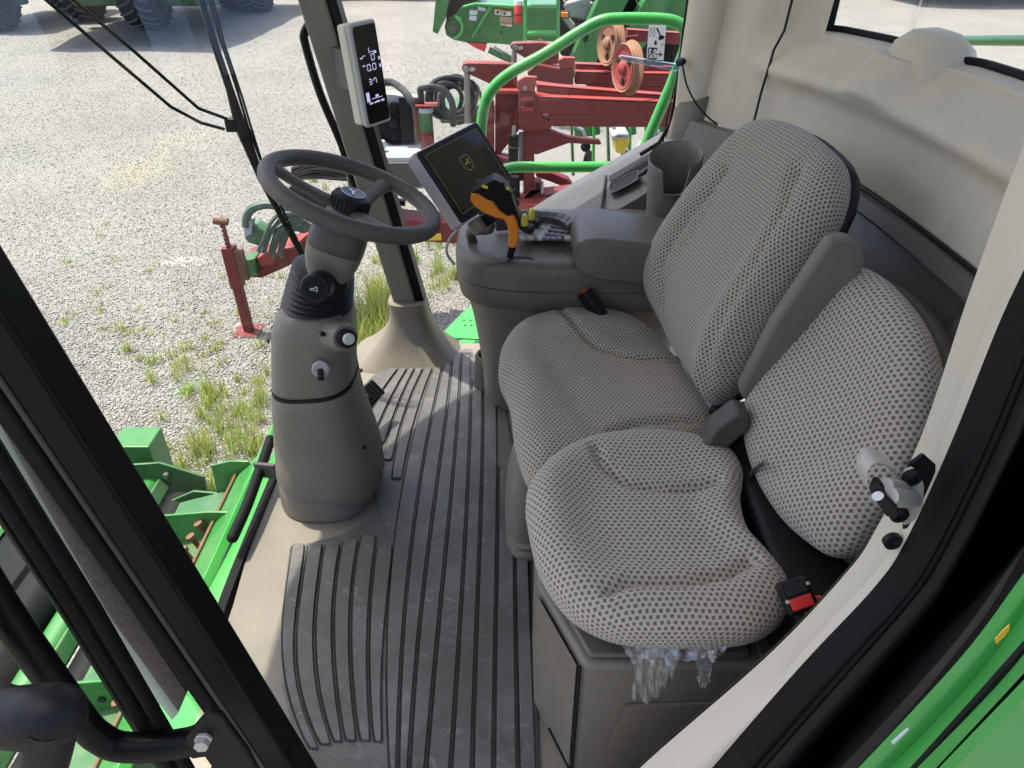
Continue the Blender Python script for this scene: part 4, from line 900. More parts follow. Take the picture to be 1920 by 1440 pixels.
arc2 = spline([D(u, v, y) for u, v, y in ((1628, 912, .46), (1626, 890, .46), (1634, 872, .465), (1652, 868, .475), (1672, 878, .49), (1690, 900, .508))], 5)
MB().strip(arc2, [p_ + V((.003, .026, -.004)) for p_ in arc2], 30, .002, 3, 0, (0, 0, 1)).build('striker_guard', M['steel'], ds)
MB().tube([D(1664, 930, .46), D(1710, 936, .508)], .0085, 16).build('striker_pin', M['steel'], ds)
MB().tube([D(1660, 910, .47), D(1695, 915, .508)], .0065, 14).build('striker_pin', M['steel'], ds)
MB().prism([D(u, v, .462) for u, v in ((1626, 912), (1636, 890), (1648, 892), (1652, 912), (1672, 932), (1678, 948), (1666, 955), (1652, 952), (1636, 928))], (0, -.012, 0)).build('striker_hook', M['black'], ds, .003, seg=3)
MB().lathe([(.0045, 0), (.0045, .0015), (0, .0015)], D(1645, 929, .4495), (0, -1, 0), 16).build('hook_rivet', M['white'], ds)
MB().lathe([(.009, -.004), (.009, .002), (.005, .003), (0, .001)], D(1674, 1016, .525), (0, -1, 0), 16).build('trim_screw', M['black'], ds)
# ------------------------------------------------------------------ ground
def gnd(u, v): return onz(u, v, GZ)
t = NT('limestone_gravel'); geo = t.n('ShaderNodeNewGeometry').outputs['Position']
def vor(sc_, rnd=1.0):
    q = t.n('ShaderNodeTexVoronoi'); q.inputs['Scale'].default_value = sc_; t.l(geo, q.inputs['Vector']); return q
v1, v2 = vor(42), vor(95); big = t.noise(.55, 6, .6, geo); mid = t.noise(2.2, 6, .65, geo)
sp = t.n('ShaderNodeSeparateColor'); t.l(v1.outputs['Color'], sp.inputs[0]); sp2 = t.n('ShaderNodeSeparateColor'); t.l(v2.outputs['Color'], sp2.inputs[0])
st1 = t.mix(t.ramp(sp.outputs[0], (.0, 0.), (1., 1.)), (.125, .125, .117), (.32, .315, .29)); st2 = t.mix(sp2.outputs[0], (.155, .155, .147), (.285, .28, .26))
c = t.mix(t.ramp(mid, (.35, 0.), (.65, 1.)), st1, st2)
wide = t.noise(.16, 5, .6, geo, 1.0); c = t.mix(t.math('MULTIPLY', t.ramp(wide, (.40, 0.), (.62, 1.)), .45), c, (.16, .16, .15))
c = t.mix(t.math('MULTIPLY', t.ramp(big, (.42, 0.), (.62, 1.)), .55), c, (.25, .245, .222))
sx = t.n('ShaderNodeSeparateXYZ'); t.l(geo, sx.inputs[0])
def blob(cx, cy, rx, ry, soft):
    a = t.math('DIVIDE', t.math('SUBTRACT', sx.outputs[0], cx), rx); b = t.math('DIVIDE', t.math('SUBTRACT', sx.outputs[1], cy), ry)
    d = t.math('SQRT', t.math('ADD', t.math('MULTIPLY', a, a), t.math('MULTIPLY', b, b))); d = t.math('ADD', d, t.math('MULTIPLY', t.math('SUBTRACT', mid, .5), 1.6))
    return t.ramp(d, (max(0, .75 - soft), 1.), (1.0, 0.))
A_ = gnd(265, 320); B_ = gnd(350, 265); Cc = gnd(345, 488)
c = t.mix(t.math('MULTIPLY', blob(A_.x, A_.y, .55, 1.1, 1.0 if False else .7), .32), c, (.36, .34, .16))
c = t.mix(t.math('MULTIPLY', blob(B_.x, B_.y, .75, .7, .7), .28), c, (.36, .34, .19))
c = t.mix(t.math('MULTIPLY', blob(Cc.x, Cc.y, .38, .16, .6), .5), c, (.50, .49, .46))
weed = t.math('MULTIPLY', t.ramp(t.noise(1.6, 5, .7, geo), (.46, 0.), (.62, 1.)), t.ramp(sx.outputs[1], (.0, 1.), (1., 0.)))
near = t.ramp(t.math('MULTIPLY', sx.outputs[1], .1), (.42, 1.), (.85, 0.))
c = t.mix(t.math('MULTIPLY', t.math('MULTIPLY', t.ramp(t.noise(3.2, 5, .7, geo), (.48, 0.), (.68, 1.)), near), .6), c, (.17, .14, .07))
t.set(Base_Color=c, Roughness=.9); t.b.inputs['Specular IOR Level'].default_value = .2
t.bump(t.math('ADD', t.math('MULTIPLY', v1.outputs['Distance'], -1.0), t.math('MULTIPLY', v2.outputs['Distance'], -.5)), .9, .016); M['gravel'] = t.m
rows = []
xs_ = [-600, -200, -60] + [-20 + .5 * i for i in range(81)] + [60, 200, 600]; ys_ = [-400, -60, -10] + [-2 + .5 * i for i in range(65)] + [60, 200, 900]
for y in ys_:
    rows.append([V((x, y, GZ + (.018 * math.sin(x * 1.3 + y * .7) + .014 * math.sin(y * 2.1 - x * .4) if abs(x) < 25 and abs(y) < 40 else 0))) for x in xs_])
g = MB().grid(rows).build('ground', M['gravel'], None, 0, 80); g['kind'] = 'structure'

def bulk(name, verts, faces, mats, midx=None, smooth=False):
    me = bpy.data.meshes.new(name); n = len(verts); fa = np.asarray(faces, dtype=np.int32); k = fa.shape[1]
    me.vertices.add(n); me.vertices.foreach_set('co', np.asarray(verts, dtype=np.float32).ravel())
    me.loops.add(fa.size); me.loops.foreach_set('vertex_index', fa.ravel())
    me.polygons.add(len(fa)); me.polygons.foreach_set('loop_start', np.arange(0, fa.size, k, dtype=np.int32)); 
    if midx is not None: me.polygons.foreach_set('material_index', np.asarray(midx, dtype=np.int32))
    me.update(calc_edges=True); me.validate()
    for m_ in mats: me.materials.append(m_)
    o = bpy.data.objects.new(name, me); COL.objects.link(o); return o
# loose stones
NP = 100000
uu = rng.uniform(-60, 1000, NP * 3); vv = rng.uniform(60, 1000, NP * 3) ** 1.0
a = (uu - 960) / FPX; b = (vv - 720) / FPX; cP, sP = math.cos(PITCH), math.sin(PITCH)
dy_a = cP - b * sP; dz_a = -sP - b * cP; tt = (GZ - CAM_H) / dz_a; px_, py_ = a * tt, dy_a * tt
keep = (py_ < 30) & (py_ > 2.2); px_, py_ = px_[keep][:NP], py_[keep][:NP]; n_ = len(px_)
sz = rng.uniform(.0035, .0095, n_) * (1 + .7 * (rng.random(n_) > .93)) * (1 + np.clip(py_ - 8, 0, 30) * .035); th_ = rng.uniform(0, 6.28, n_)
base = np.array([(1, 0, 0), (.2, 1, .1), (-1, .15, 0), (-.1, -1, .1), (.15, .1, .55), (0, 0, -.6)])
jit = base[None] * (1 + rng.uniform(-.35, .35, (n_, 6, 3))); jit = jit * sz[:, None, None]
c_, s_ = np.cos(th_)[:, None], np.sin(th_)[:, None]
vx = jit[:, :, 0] * c_ - jit[:, :, 1] * s_ + px_[:, None]; vy = jit[:, :, 0] * s_ + jit[:, :, 1] * c_ + py_[:, None]; vz = jit[:, :, 2] + GZ + .006 + (.018 * np.sin(px_ * 1.3 + py_ * .7) + .014 * np.sin(py_ * 2.1 - px_ * .4))[:, None]
F6 = np.array([(0, 1, 4), (1, 2, 4), (2, 3, 4), (3, 0, 4), (1, 0, 5), (2, 1, 5), (3, 2, 5), (0, 3, 5)])
fc = (F6[None] + (np.arange(n_) * 6)[:, None, None]).reshape(-1, 3)
M['stone1'] = plastic('pale_limestone', (.35, .345, .315), .85, .3, .2, .2); M['stone2'] = plastic('grey_limestone', (.19, .19, .183), .85, .3, .2, .2)
M['stone3'] = plastic('white_limestone', (.44, .435, .41), .85, .3, .1, .2)
mi = np.repeat(rng.choice([0, 1, 2], n_, p=[.5, .3, .2]), 8)
o = bulk('gravel_stones', np.stack([vx, vy, vz], -1).reshape(-1, 3), fc, [M['stone1'], M['stone2'], M['stone3']], mi); tag(o, 'pale loose limestone gravel strewn over the yard', 'gravel', kind='stuff')
# weeds
spots = []
def weeds(poly_u, poly_v, n, h, sp=1):
    for _ in range(n): spots.append((random.uniform(*poly_u), random.uniform(*poly_v), h * random.uniform(.5, 1.15), sp))
weeds((690, 768), (560, 655), 60, .50); weeds((660, 730), (610, 700), 50, .46); weeds((700, 850), (470, 560), 34, .20); weeds((800, 880), (450, 560), 22, .22)
weeds((330, 500), (620, 760), 26, .15); weeds((380, 500), (730, 860), 34, .22); weeds((340, 480), (830, 930), 30, .24); weeds((220, 420), (600, 900), 34, .12); weeds((560, 700), (340, 420), 30, .16); weeds((620, 860), (330, 460), 30, .14); weeds((420, 560), (520, 640), 14, .13); weeds((120, 420), (420, 640), 22, .08)
vt, fc, mi = [], [], []
for (u, v, h, sp_) in spots:
    q = gnd(u, v)
    for _ in range(random.randint(14, 26)):
        an = random.uniform(0, 6.283); r_ = random.uniform(0, .055); bx_, by_ = q.x + r_ * math.cos(an), q.y + r_ * math.sin(an)
        hh = h * random.uniform(.45, 1.1); ln = hh * random.uniform(.15, .65); d_ = random.uniform(0, 6.283); w_ = random.uniform(.0025, .0055); px2, py2 = -math.sin(d_) * w_, math.cos(d_) * w_
        k0 = len(vt); 
        for s_ in (0, .4, .75, 1.0):
            cx_, cy_, cz_ = bx_ + math.cos(d_) * ln * s_ ** 2, by_ + math.sin(d_) * ln * s_ ** 2, GZ + hh * (s_ - .25 * s_ ** 3 * ln / hh); wk = 1 - s_ * .9
            vt += [(cx_ + px2 * wk, cy_ + py2 * wk, cz_), (cx_ - px2 * wk, cy_ - py2 * wk, cz_)]
        m_ = random.choices((0, 1, 2), (.5, .3, .2))[0]
        for i in range(3): fc.append((k0 + 2 * i, k0 + 2 * i + 1, k0 + 2 * i + 3, k0 + 2 * i + 2)); mi.append(m_)
def leafmat(name, c):
    t = NT(name); t.set(Base_Color=t.mix(t.noise(9, 3), c, tuple(x * .6 for x in c)), Roughness=.55); t.b.inputs['Subsurface Weight'].default_value = 0
    tr = t.n('ShaderNodeBsdfTranslucent'); tr.inputs[0].default_value = (*[min(1, x * 1.6) for x in c], 1); mx = t.n('ShaderNodeMixShader'); mx.inputs[0].default_value = .4
    t.l(t.b.outputs[0], mx.inputs[1]); t.l(tr.outputs[0], mx.inputs[2]); t.l(mx.outputs[0], t.out.inputs[0]); return t.m
o = bulk('weeds', vt, fc, [leafmat('fresh_grass', (.20, .29, .045)), leafmat('yellow_green_grass', (.34, .37, .07)), leafmat('dry_straw_grass', (.38, .31, .14))], mi); tag(o, 'sparse green and straw coloured weeds growing through the gravel', 'weeds', kind='stuff')

# ------------------------------------------------------------------ header in front of the cab
hd_ = thing('header', 'green harvester head with black rollers and rusty bolts in front of the windshield', 'header', (-1.2, 1.5, GZ))
def hb_(name, mat, prof2, y0, y1, bev=.004, parent=None): return MB().prism([(x, y0, z) for x, z in prof2], (0, y1 - y0, 0)).build(name, M[mat], parent or hd_, bev)
hb_('mount_plate', 'lgreen', ((-.74, -.12), (-.76, -.10), (-.93, -.40), (-.93, -.43)), .2, 2.16)
hb_('rear_beam', 'green', ((-.93, -.40), (-.935, -.44), (-1.00, -.50), (-1.00, -.46)), .2, 2.14)
hb_('rusty_flange', 'rust', ((-1.001, -.452), (-1.012, -.452), (-1.012, -.52), (-1.001, -.52)), .2, 2.12)
hb_('deck_plate', 'green_dk', ((-1.013, -.52), (-1.013, -.53), (-1.24, -.60), (-1.24, -.59)), .2, 2.10)
def gus(y, pts, holes=()):
    o = MB().prism([(x, y, z) for x, z in pts], (0, .010, 0)).build('gusset_plate', M['green'], hd_, .003)
    for x, z in holes: MB().lathe([(.011, 0), (.011, .003), (0, .003)], (x, y - .001, z), (0, -1, 0), 14).build('plate_hole', M['ink'], o)
GP = ((-.95, -.42), (-1.02, -.42), (-1.20, -.44), (-1.27, -.49), (-1.28, -.60), (-1.22, -.85), (-.95, -.85))
gus(1.86, GP); gus(2.105, ((-.95, -.40), (-1.02, -.40), (-1.09, -.42), (-1.10, -.60), (-.95, -.6)))
gus(1.22, GP, ((-1.10, -.50), (-1.10, -.58), (-1.20, -.55))); gus(.72, GP, ((-1.05, -.5),))
for u, v in ((386, 1000), (372, 1024), (358, 1048), (240, 1335)):
    q = onz(u, v, -.50); MB().lathe([(.0, .05), (.016, .05), (.017, .036), (.009, .034), (.009, -.03)], q, (-.35, 0, .94), 6).build('rusty_bolt', M['rust'], hd_)
MB().tube([(-1.30, .2, -.72), (-1.30, 2.22, -.72)], .075, 20).build('feed_roller', M['rubber'], hd_)
hb_('roller_guard', 'green_dk', ((-1.36, -.66), (-1.39, -.62), (-1.40, -.62), (-1.37, -.68)), .2, 2.27)
MB().tube([(-1.44, .2, -.68), (-1.44, 2.29, -.68)], .055, 20).build('cross_tube', M['green'], hd_)
hb_('trough', 'blackpaint', ((-1.2, -.95), (-1.5, -.95), (-1.5, -.99), (-1.2, -.99)), .2, 2.24)
MB().tube([(-1.60, .1, -.70), (-1.60, 2.34, -.70)], .085, 24).build('rubber_roller', M['rubber'], hd_)
hb_('rubber_apron', 'rubber', ((-1.67, -.68), (-1.70, -.65), (-2.02, -.80), (-2.03, -.83), (-1.7, -.74)), -.2, 2.35)
hb_('front_plate', 'green', ((-1.98, -.772), (-2.0, -.76), (-2.38, -.98), (-2.38, -1.0)), -.3, 2.3)
hb_('front_edge', 'rust', ((-2.381, -.975), (-2.40, -.985), (-2.40, -1.02), (-2.381, -1.01)), -.3, 2.3)
hb_('end_box', 'green', ((-1.44, -.52), (-1.60, -.52), (-1.60, -.78), (-1.44, -.78)), 2.345, 2.48, .006)
MB().prism([(x, 2.28, z) for x, z in ((-1.22, -.62), (-1.38, -.55), (-1.50, -.56), (-1.52, -.80), (-1.24, -.95))], (0, .012, 0)).build('end_plate', M['green_dk'], hd_, .003)
MB().lathe([(.012, 0), (.012, .02), (0, .02)], (-1.36, 2.275, -.60), (0, -1, 0), 8).build('end_bolt', M['rod'], hd_)
MB().prism([(x, 2.17, z) for x, z in ((-1.05, -.62), (-1.22, -.60), (-1.34, -.66), (-1.34, -.95), (-1.1, -.95))], (0, .012, 0)).build('end_plate', M['green_dk'], hd_, .003)

# ------------------------------------------------------------------ wiper, rails and mirror arm around the cab
wp = thing('windshield_wiper', 'long black windshield wiper with twin arms lying across the front glass', 'wiper', tuple(onglass(432, 232, .03)))
MB().tube([onglass(u, v, .035) for u, v in ((-60, -175), (30, -95), (120, -15), (250, 95), (372, 203), (418, 220), (432, 226))], .0042, 8).build('wiper_arm', M['blackpaint'], wp)
MB().tube([onglass(u, v, .05) for u, v in ((-110, -175), (-20, -95), (70, -15), (200, 98), (320, 200), (376, 230), (420, 242))], .0042, 8).build('wiper_arm', M['blackpaint'], wp)
MB().box(onglass(434, 234, .035), (.03, .02, .035)).build('arm_pivot', M['blackpaint'], wp, .004)
MB().tube([onglass(u, v, .020) for u, v in ((340, -140), (366, -40), (398, 70), (430, 165), (452, 240), (490, 335), (530, 412), (572, 492))], [.006, .007, .009, .010, .016, .010, .008, .006], 8, True, False, .7).build('wiper_blade', M['black'], wp)
MB().tube([onglass(u, v, .010) for u, v in ((354, -140), (382, -40), (412, 70), (442, 160), (466, 240), (500, 330), (538, 410), (576, 490))], .0035, 6).build('wiper_rubber', M['rubber'], wp)
MB().tube([onglass(u, v, .030) for u, v in ((362, -140), (388, -40), (420, 80), (455, 185), (478, 262), (490, 300))], .003, 6).build('washer_hose', M['rubber'], wp)
o = MB().tube(spline([ony(u, v, 2.36) for u, v in ((600, 20), (582, 42), (571, 62), (573, 85), (600, 175), (640, 270), (662, 340), (676, 362), (700, 372), (760, 380))], 5), .0125, 12).build('grab_rail', M['blackpaint'])
tag(o, 'bent black tube grab rail standing outside the front glass by the grey corner post', 'grab rail')
rl = thing('side_railing', 'bright green tubular safety railing outside the right side window', 'railing', (.2, 2.62, -.1))
MB().tube(spline([ony(u, v, 2.6) for u, v in ((912, 400), (906, 330), (902, 260), (908, 200), (925, 165), (960, 135), (1020, 102), (1090, 58), (1125, 40), (1160, 35), (1240, 36), (1272, 44), (1286, 62), (1284, 90), (1262, 150), (1230, 225), (1196, 305), (1170, 370))], 5), .0185, 14).build('rail_hoop', M['lgreen'], rl)
MB().tube(spline([ony(u, v, 2.58) for u, v in ((918, 372), (922, 345), (934, 324), (955, 315), (985, 313), (1080, 313), (1240, 312), (1400, 311))], 5), .0185, 14).build('rail_bar', M['lgreen'], rl)
MB().prism([V((x, y, -.16)) for x, y in ((-.34, 2.36), (-.06, 2.36), (.6, 2.36), (.6, 2.75), (-.02, 2.75))], (0, 0, .02)).build('step_deck', M['lgreen'], rl, .003)
dk = [onz(u, v, -.02) for u, v in ((825, 632), (893, 570), (905, 640))]
MB().prism([onz(u, v, -.03) for u, v in ((822, 634), (888, 568), (930, 560), (930, 640))], (0, 0, .006)).build('deck_plate', M['lgreen'], rl, .001)
for u, v in ((870, 600), (882, 600), (872, 610), (884, 610)): MB().box(onz(u, v, -.022), (.008, .004, .002)).build('deck_slot', M['ink'], rl)
mi_ = thing('mirror_arm', 'black bent tube mirror arm bolted to the near corner post', 'mirror arm', tuple(ony(380, 1385, .47)))
MB().tube(spline([ony(u, v, .46) for u, v in ((-90, 985), (0, 1135), (90, 1262), (160, 1358), (190, 1385), (225, 1400), (290, 1400), (350, 1392), (385, 1380)) ], 4), .0155, 14).build('arm_tube', M['blackpaint'], mi_)
MB().prism([ony(u, v, .455) for u, v in ((352, 1370), (378, 1340), (398, 1318), (420, 1330), (470, 1400), (500, 1460), (390, 1460), (400, 1425), (388, 1408), (362, 1412))], (0, -.008, 0)).build('arm_bracket', M['blackpaint'], mi_, .003)
MB().lathe([(.009, 0), (.009, .003), (.0075, .004), (.0075, .011), (0, .011)], ony(382, 1384, .446), (.1, -1, .1), 6).build('bracket_bolt', M['steel'], mi_)
MB().tube([ony(u, v, y) for u, v, y in ((-60, 1310, .40), (12, 1345, .385), (78, 1345, .37), (112, 1338, .37), (132, 1333, .37), (146, 1330, .37), (152, 1329, .37))], [.020, .026, .027, .025, .020, .012, .003], 20).build('clamp_body', M['black'], mi_)
MB().tube(spline([ony(u, v, .365) for u, v in ((95, 1345), (90, 1400), (72, 1480), (60, 1540))], 4), [.021 - .0002 * k for k in range(13)], 18).build('clamp_neck', M['black'], mi_)
dr = thing('cab_door', 'open glazed cab door with black rubber edged frame standing beyond the near corner post', 'door', tuple(ony(180, 1150, .5)))
MB().tube([ony(u, v, .50) for u, v in ((-160, 650), (0, 905), (150, 1140), (330, 1440), (400, 1560))], .018, 12, True, False, .8).build('door_frame', M['blackpaint'], dr)
MB().tube([ony(u, v, .475) for u, v in ((-175, 650), (-15, 905), (135, 1140), (315, 1440), (385, 1560))], .006, 8).build('door_gasket', M['rubber'], dr)
MB().tube([ony(u, v, .475) for u, v in ((-145, 645), (18, 900), (166, 1138), (344, 1436), (410, 1556))], .005, 8).build('door_gasket', M['rubber'], dr)
fa, fb = [ony(u, v, .50) for u, v in ((-160, 650), (0, 905), (330, 1440), (400, 1560))], None
MB().grid([[q for q in fa], [q + V((-.75, -.35, .0)) for q in fa]]).build('door_glass', M['win'], dr)
MB().tube([fa[-1], fa[-1] + V((-.75, -.35, 0)), fa[0] + V((-.75, -.35, 0)), fa[0]], .02, 10).build('door_outer_frame', M['blackpaint'], dr)
# green handrail seen through the rear window
o = MB().tube([onx(u, v, 1.15) for u, v in ((1700, 76), (1800, 76), (1960, 76))], .012, 12).build('rear_rail', M['lgreen']); tag(o, 'green rail tube outside the rear window', 'railing')
MB_ = MB().loft([[onx(u, v, x) for u, v in ((1735, 130), (1742, 70), (1760, 58), (1790, 66), (1822, 90), (1845, 135))] for x in (.93, 1.0)]).build('rear_wiper_motor', M['black'], cab, .006)
# ------------------------------------------------------------------ machines in the yard
def polyp(name, mat, pts, y, th, parent, bev=.006): return MB().prism([ony(u, v, y) for u, v in pts], (0, th, 0)).build(name, M[mat], parent, bev)
def C4(x, y): return (860 + x / 4.364, 60 + y / 4.364)
def beam(name, a, b, y0, y1, ht, wd, parent, mat='red'):
    p, q = ony(*a, y0), ony(*b, y1); o = MB().bar(p, q, wd, ht).build(name, M[mat], parent, .012)
    d = (q - p).normalized(); MB().bar(p + V((0, 0, ht / 2 + .006)), q + V((0, 0, ht / 2 + .006)), wd * .98, .008).build('beam_sunlit_top', M['red_lt'], o, .002); return o  # thin lighter strip paints the sunlight along the beam's upper face
# --- red folding implement
RY = 6.3
rp = thing('folding_toolbar', 'faded red folding planter toolbar with upright plates and long stacked beams beyond the green railing', 'farm implement', tuple(V((0.2, RY, GZ))))
def R4(name, pts, y=RY, th=.05, mat='red', bev=.01, par=None): return polyp(name, mat, [C4(*p) for p in pts], y, th, par or rp, bev)
R4('upper_lug', ((428, 140), (420, 108), (445, 88), (690, 86), (820, 130), (822, 262), (620, 262), (470, 170)), 7.1, .06)
R4('upper_lug', ((420, 118), (440, 84), (700, 80), (830, 120), (828, 140), (700, 95)), 7.25, .06, 'red_lt')
R4('front_lug', ((40, 330), (22, 300), (35, 262), (70, 250), (380, 258), (478, 262), (480, 470), (310, 452), (80, 345)), RY, .06)
R4('front_lug', ((24, 270), (45, 240), (380, 246), (430, 262), (380, 270), (70, 262)), RY + .14, .06, 'red_lt')
for x, y, yy in ((60, 305, RY), (462, 128, 7.1)): MB().lathe([(.026, 0), (.026, .012), (.017, .014), (.017, .03), (0, .03)], ony(*C4(x, y), yy), (0, -1, 0), 18).build('lug_pin', M['rod'], rp)
for x, y, yy in ((110, 305, RY), (505, 130, 7.1)): MB().lathe([(.016, 0), (.016, .003), (0, .003)], ony(*C4(x, y), yy), (0, -1, 0), 16, sx=1.6).build('lug_slot', M['stone3'], rp)
a, b = ony(*C4(68, 320), RY + .05), ony(*C4(72, 745), RY + .05); MB().tube([a, b], .024, 14).build('ram_rod', M['rod'], rp)
a, b = ony(*C4(455, 150), 7.15), ony(*C4(455, 420), 7.15); MB().tube([a, b], .024, 14).build('ram_rod', M['rod'], rp)
R4('tower_column', ((225, 560), (255, 545), (288, 575), (292, 1000), (315, 1110), (225, 1110)), RY - .12, .08)
R4('tower_plate', ((300, 470), (490, 470), (495, 800), (440, 880), (370, 960), (320, 1030), (296, 1030)), RY + .02, .10)
MB().bar(ony(*C4(300, 458), RY + .05), ony(*C4(500, 462), RY + .05), .3, .03).build('tower_cap', M['red_lt'], rp, .006)
R4('hinge_box', ((492, 490), (612, 490), (640, 560), (690, 700), (760, 740), (760, 790), (610, 825), (492, 800)), RY - .15, .28)
R4('hinge_ear', ((480, 470), (480, 400), (535, 362), (645, 366), (620, 488), (500, 490)), RY - .16, .04, 'red_lt')
MB().lathe([(.018, 0), (.018, .012), (0, .014)], ony(*C4(543, 460), RY - .17), (0, -1, 0), 10).build('ear_bolt', M['rod'], rp)
R4('hinge_ear', ((815, 250), (815, 228), (860, 205), (955, 210), (940, 300), (830, 300)), 7.0, .06, 'red_lt')
R4('rear_hinge_box', ((560, 330), (640, 262), (838, 300), (940, 300), (940, 440), (600, 440)), 7.0, .20)
for y in (545, 628): MB().bar(ony(*C4(515, y), RY - .165), ony(*C4(610, y), RY - .165), .02, .03).build('weld_strip', M['red_lt'], rp)
beam('wing_beam', C4(640, 462), C4(1860, 562), RY, RY, .06, .1, rp); beam('wing_beam', C4(640, 590), C4(1860, 640), RY - .1, RY - .1, .12, .1, rp); beam('wing_beam', C4(735, 712), C4(1860, 722), RY - .1, RY - .1, .095, .1, rp)
R4('beam_taper', ((630, 415), (870, 450), (1120, 470), (640, 480)), RY - .02, .1, 'red_lt'); R4('beam_taper', ((630, 500), (740, 520), (860, 545), (640, 580)), RY - .12, .1, 'red_lt')
beam('wing_beam', C4(950, 285), C4(1860, 318), 7.2, 7.2, .05, .1, rp); beam('wing_beam', C4(950, 372), C4(1860, 392), 7.1, 7.1, .10, .1, rp); beam('wing_beam', C4(1040, 470), C4(1860, 470), 7.1, 7.1, .07, .1, rp)
beam('wing_beam', C4(1370, 25), C4(1900, 60), 7.6, 7.6, .09, .1, rp)
R4('lower_arm', ((540, 815), (700, 790), (890, 862), (1010, 880), (1160, 895), (1170, 925), (900, 912), (640, 1005), (540, 990)), RY - .05, .10)
R4('leg_post', ((530, 820), (618, 850), (622, 1330), (530, 1330)), RY, .25)
R4('grey_panel', ((490, 820), (530, 820), (530, 1120), (490, 1120)), RY + .1, .05, 'grey_tank')
MB().tube([ony(*C4(448, 1075), RY - .2), ony(*C4(448, 845), RY - .2)], .042, 18).build('hydraulic_ram', M['black'], rp); MB().tube([ony(*C4(448, 850), RY - .2), ony(*C4(455, 770), RY - .2)], .016, 14).build('ram_stub', M['rod'], rp)
MB().tube([ony(*C4(448, 930), RY - .2), ony(*C4(448, 942), RY - .2)], .045, 18).build('ram_band', M['rust'], rp)
R4('foot_plate', ((296, 1030), (470, 1060), (470, 1120), (330, 1230), (300, 1200)), RY - .1, .2)
R4('cross_member', ((330, 1140), (540, 1140), (540, 1220), (330, 1230)), RY + .1, .2)
MB().tube([ony(*C4(462, 1180), RY), ony(*C4(462, 1420), RY)], .042, 16).build('hydraulic_ram', M['black'], rp)
R4('link_arm', ((620, 1150), (760, 1150), (900, 1210), (940, 1260), (860, 1270), (760, 1230), (640, 1190)), RY + .3, .12)
R4('clevis', ((610, 1215), (680, 1215), (680, 1240), (610, 1240)), RY - .05, .1, 'red_lt'); R4('clevis', ((630, 1240), (670, 1240), (665, 1300), (630, 1300)), RY - .05, .1, 'black'); R4('clevis', ((680, 1250), (700, 1240), (690, 1340), (672, 1320)), RY - .05, .1, 'steel')
R4('low_frame', ((485, 1420), (590, 1290), (690, 1290), (700, 1330), (960, 1300), (960, 1440), (485, 1440)), RY - .02, .2)
R4('low_frame_edge', ((480, 1412), (590, 1284), (690, 1286), (690, 1294), (592, 1294), (490, 1420)), RY - .05, .05, 'red_lt')
R4('decal', ((752, 1365), (798, 1365), (798, 1405), (752, 1405)), RY - .035, .01, 'white', .001)
R4('top_pad', ((470, 1408), (960, 1408), (1000, 1470), (440, 1470)), RY - .2, .3, 'red_lt')
# marker wheels
def mwheel(c, rx, y, m1, m2):
    o_ = ony(*C4(*c), y); q = ony(*C4(c[0], c[1] - rx), y); r_ = (q - o_).length; ax_ = V((-.93, -.35, .05))
    w_ = MB().lathe([(r_ * .55, -.055), (r_ * 1.1, -.055), (r_ * 1.12, -.045), (r_ * .9, -.028), (r_ * .9, .0), (r_ * 1.0, .018), (r_ * .97, .025), (r_ * .86, .014), (r_ * .80, .007), (r_ * .6, .0), (r_ * .3, .007), (r_ * .28, .025), (0, .025)], o_, ax_, 40).build('marker_wheel', M[m1], rp)
    MB().lathe([(r_ * .85, .010), (r_ * .86, .022), (r_ * .80, .018), (r_ * .72, .009), (r_ * .3, .012), (r_ * .27, .036), (r_ * .12, .05), (0, .05)], o_, ax_, 32).build('wheel_face', M[m2], w_)
    x_, y_, z_ = frame(ax_)
    for k in range(3): MB().lathe([(r_ * .13, 0), (r_ * .13, .012), (0, .012)], o_ + z_ * .009 + x_ * (r_ * .55 * math.cos(2.1 * k + .5)) + y_ * (r_ * .55 * math.sin(2.1 * k + .5)), z_, 16).build('wheel_slot', M['ink'], w_)
mwheel((1360, 295), 205, 6.0, 'rust_tan', 'red_lt'); mwheel((1230, 95), 190, 7.0, 'rust_tan', 'rust_tan')
MB().bar(ony(*C4(1300, 60), 7.2), ony(*C4(1470, 40), 7.2), .025, .03).build('marker_axle', M['red'], rp)
MB().bar(ony(*C4(1340, 280), 6.1), ony(*C4(1560, 275), 6.3), .025, .03).build('marker_axle', M['red'], rp)
# tongue and jack
def tb(pts, y, th, mat='red', name='tongue_beam'): return polyp(name, mat, pts, y, th, rp, .012)
tb(((455, 486), (520, 470), (570, 448), (612, 408), (648, 392), (700, 400), (760, 412), (870, 420), (870, 458), (760, 452), (690, 448), (640, 452), (600, 462), (540, 500), (490, 522), (452, 520)), 5.85, .25)
tb(((520, 468), (548, 462), (610, 408), (700, 396), (700, 402), (615, 414), (552, 470)), 5.83, .27, 'red_lt', 'tongue_top')
tb(((480, 484), (500, 474), (525, 476), (512, 496), (488, 500)), 5.78, .1, 'red_lt', 'step_pad'); tb(((454, 490), (478, 484), (482, 518), (456, 522)), 5.75, .2, 'green_dk', 'socket_tube')
rs = tb(((789, 440), (827, 438), (828, 451), (790, 452)), 5.835, .01, 'yellow', 'reflector')
jk = thing('trailer_jack', 'upright rusty red jack leg with square foot plate holding up the red tongue', 'jack stand', tuple(gnd(468, 625)))
jf = gnd(468, 624); MB().box(jf + V((0, 0, .02)), (.22, .24, .02)).build('foot_plate', M['red'], jk, .004)
jt = ony(434, 462, jf.y); jt = V((jf.x - .02, jf.y, jt.z)); MB().bar(jf + V((0, 0, .03)), jt + V((0, 0, -.2)), .075, .075, (1, 0, 0)).build('inner_leg', M['red'], jk, .006)
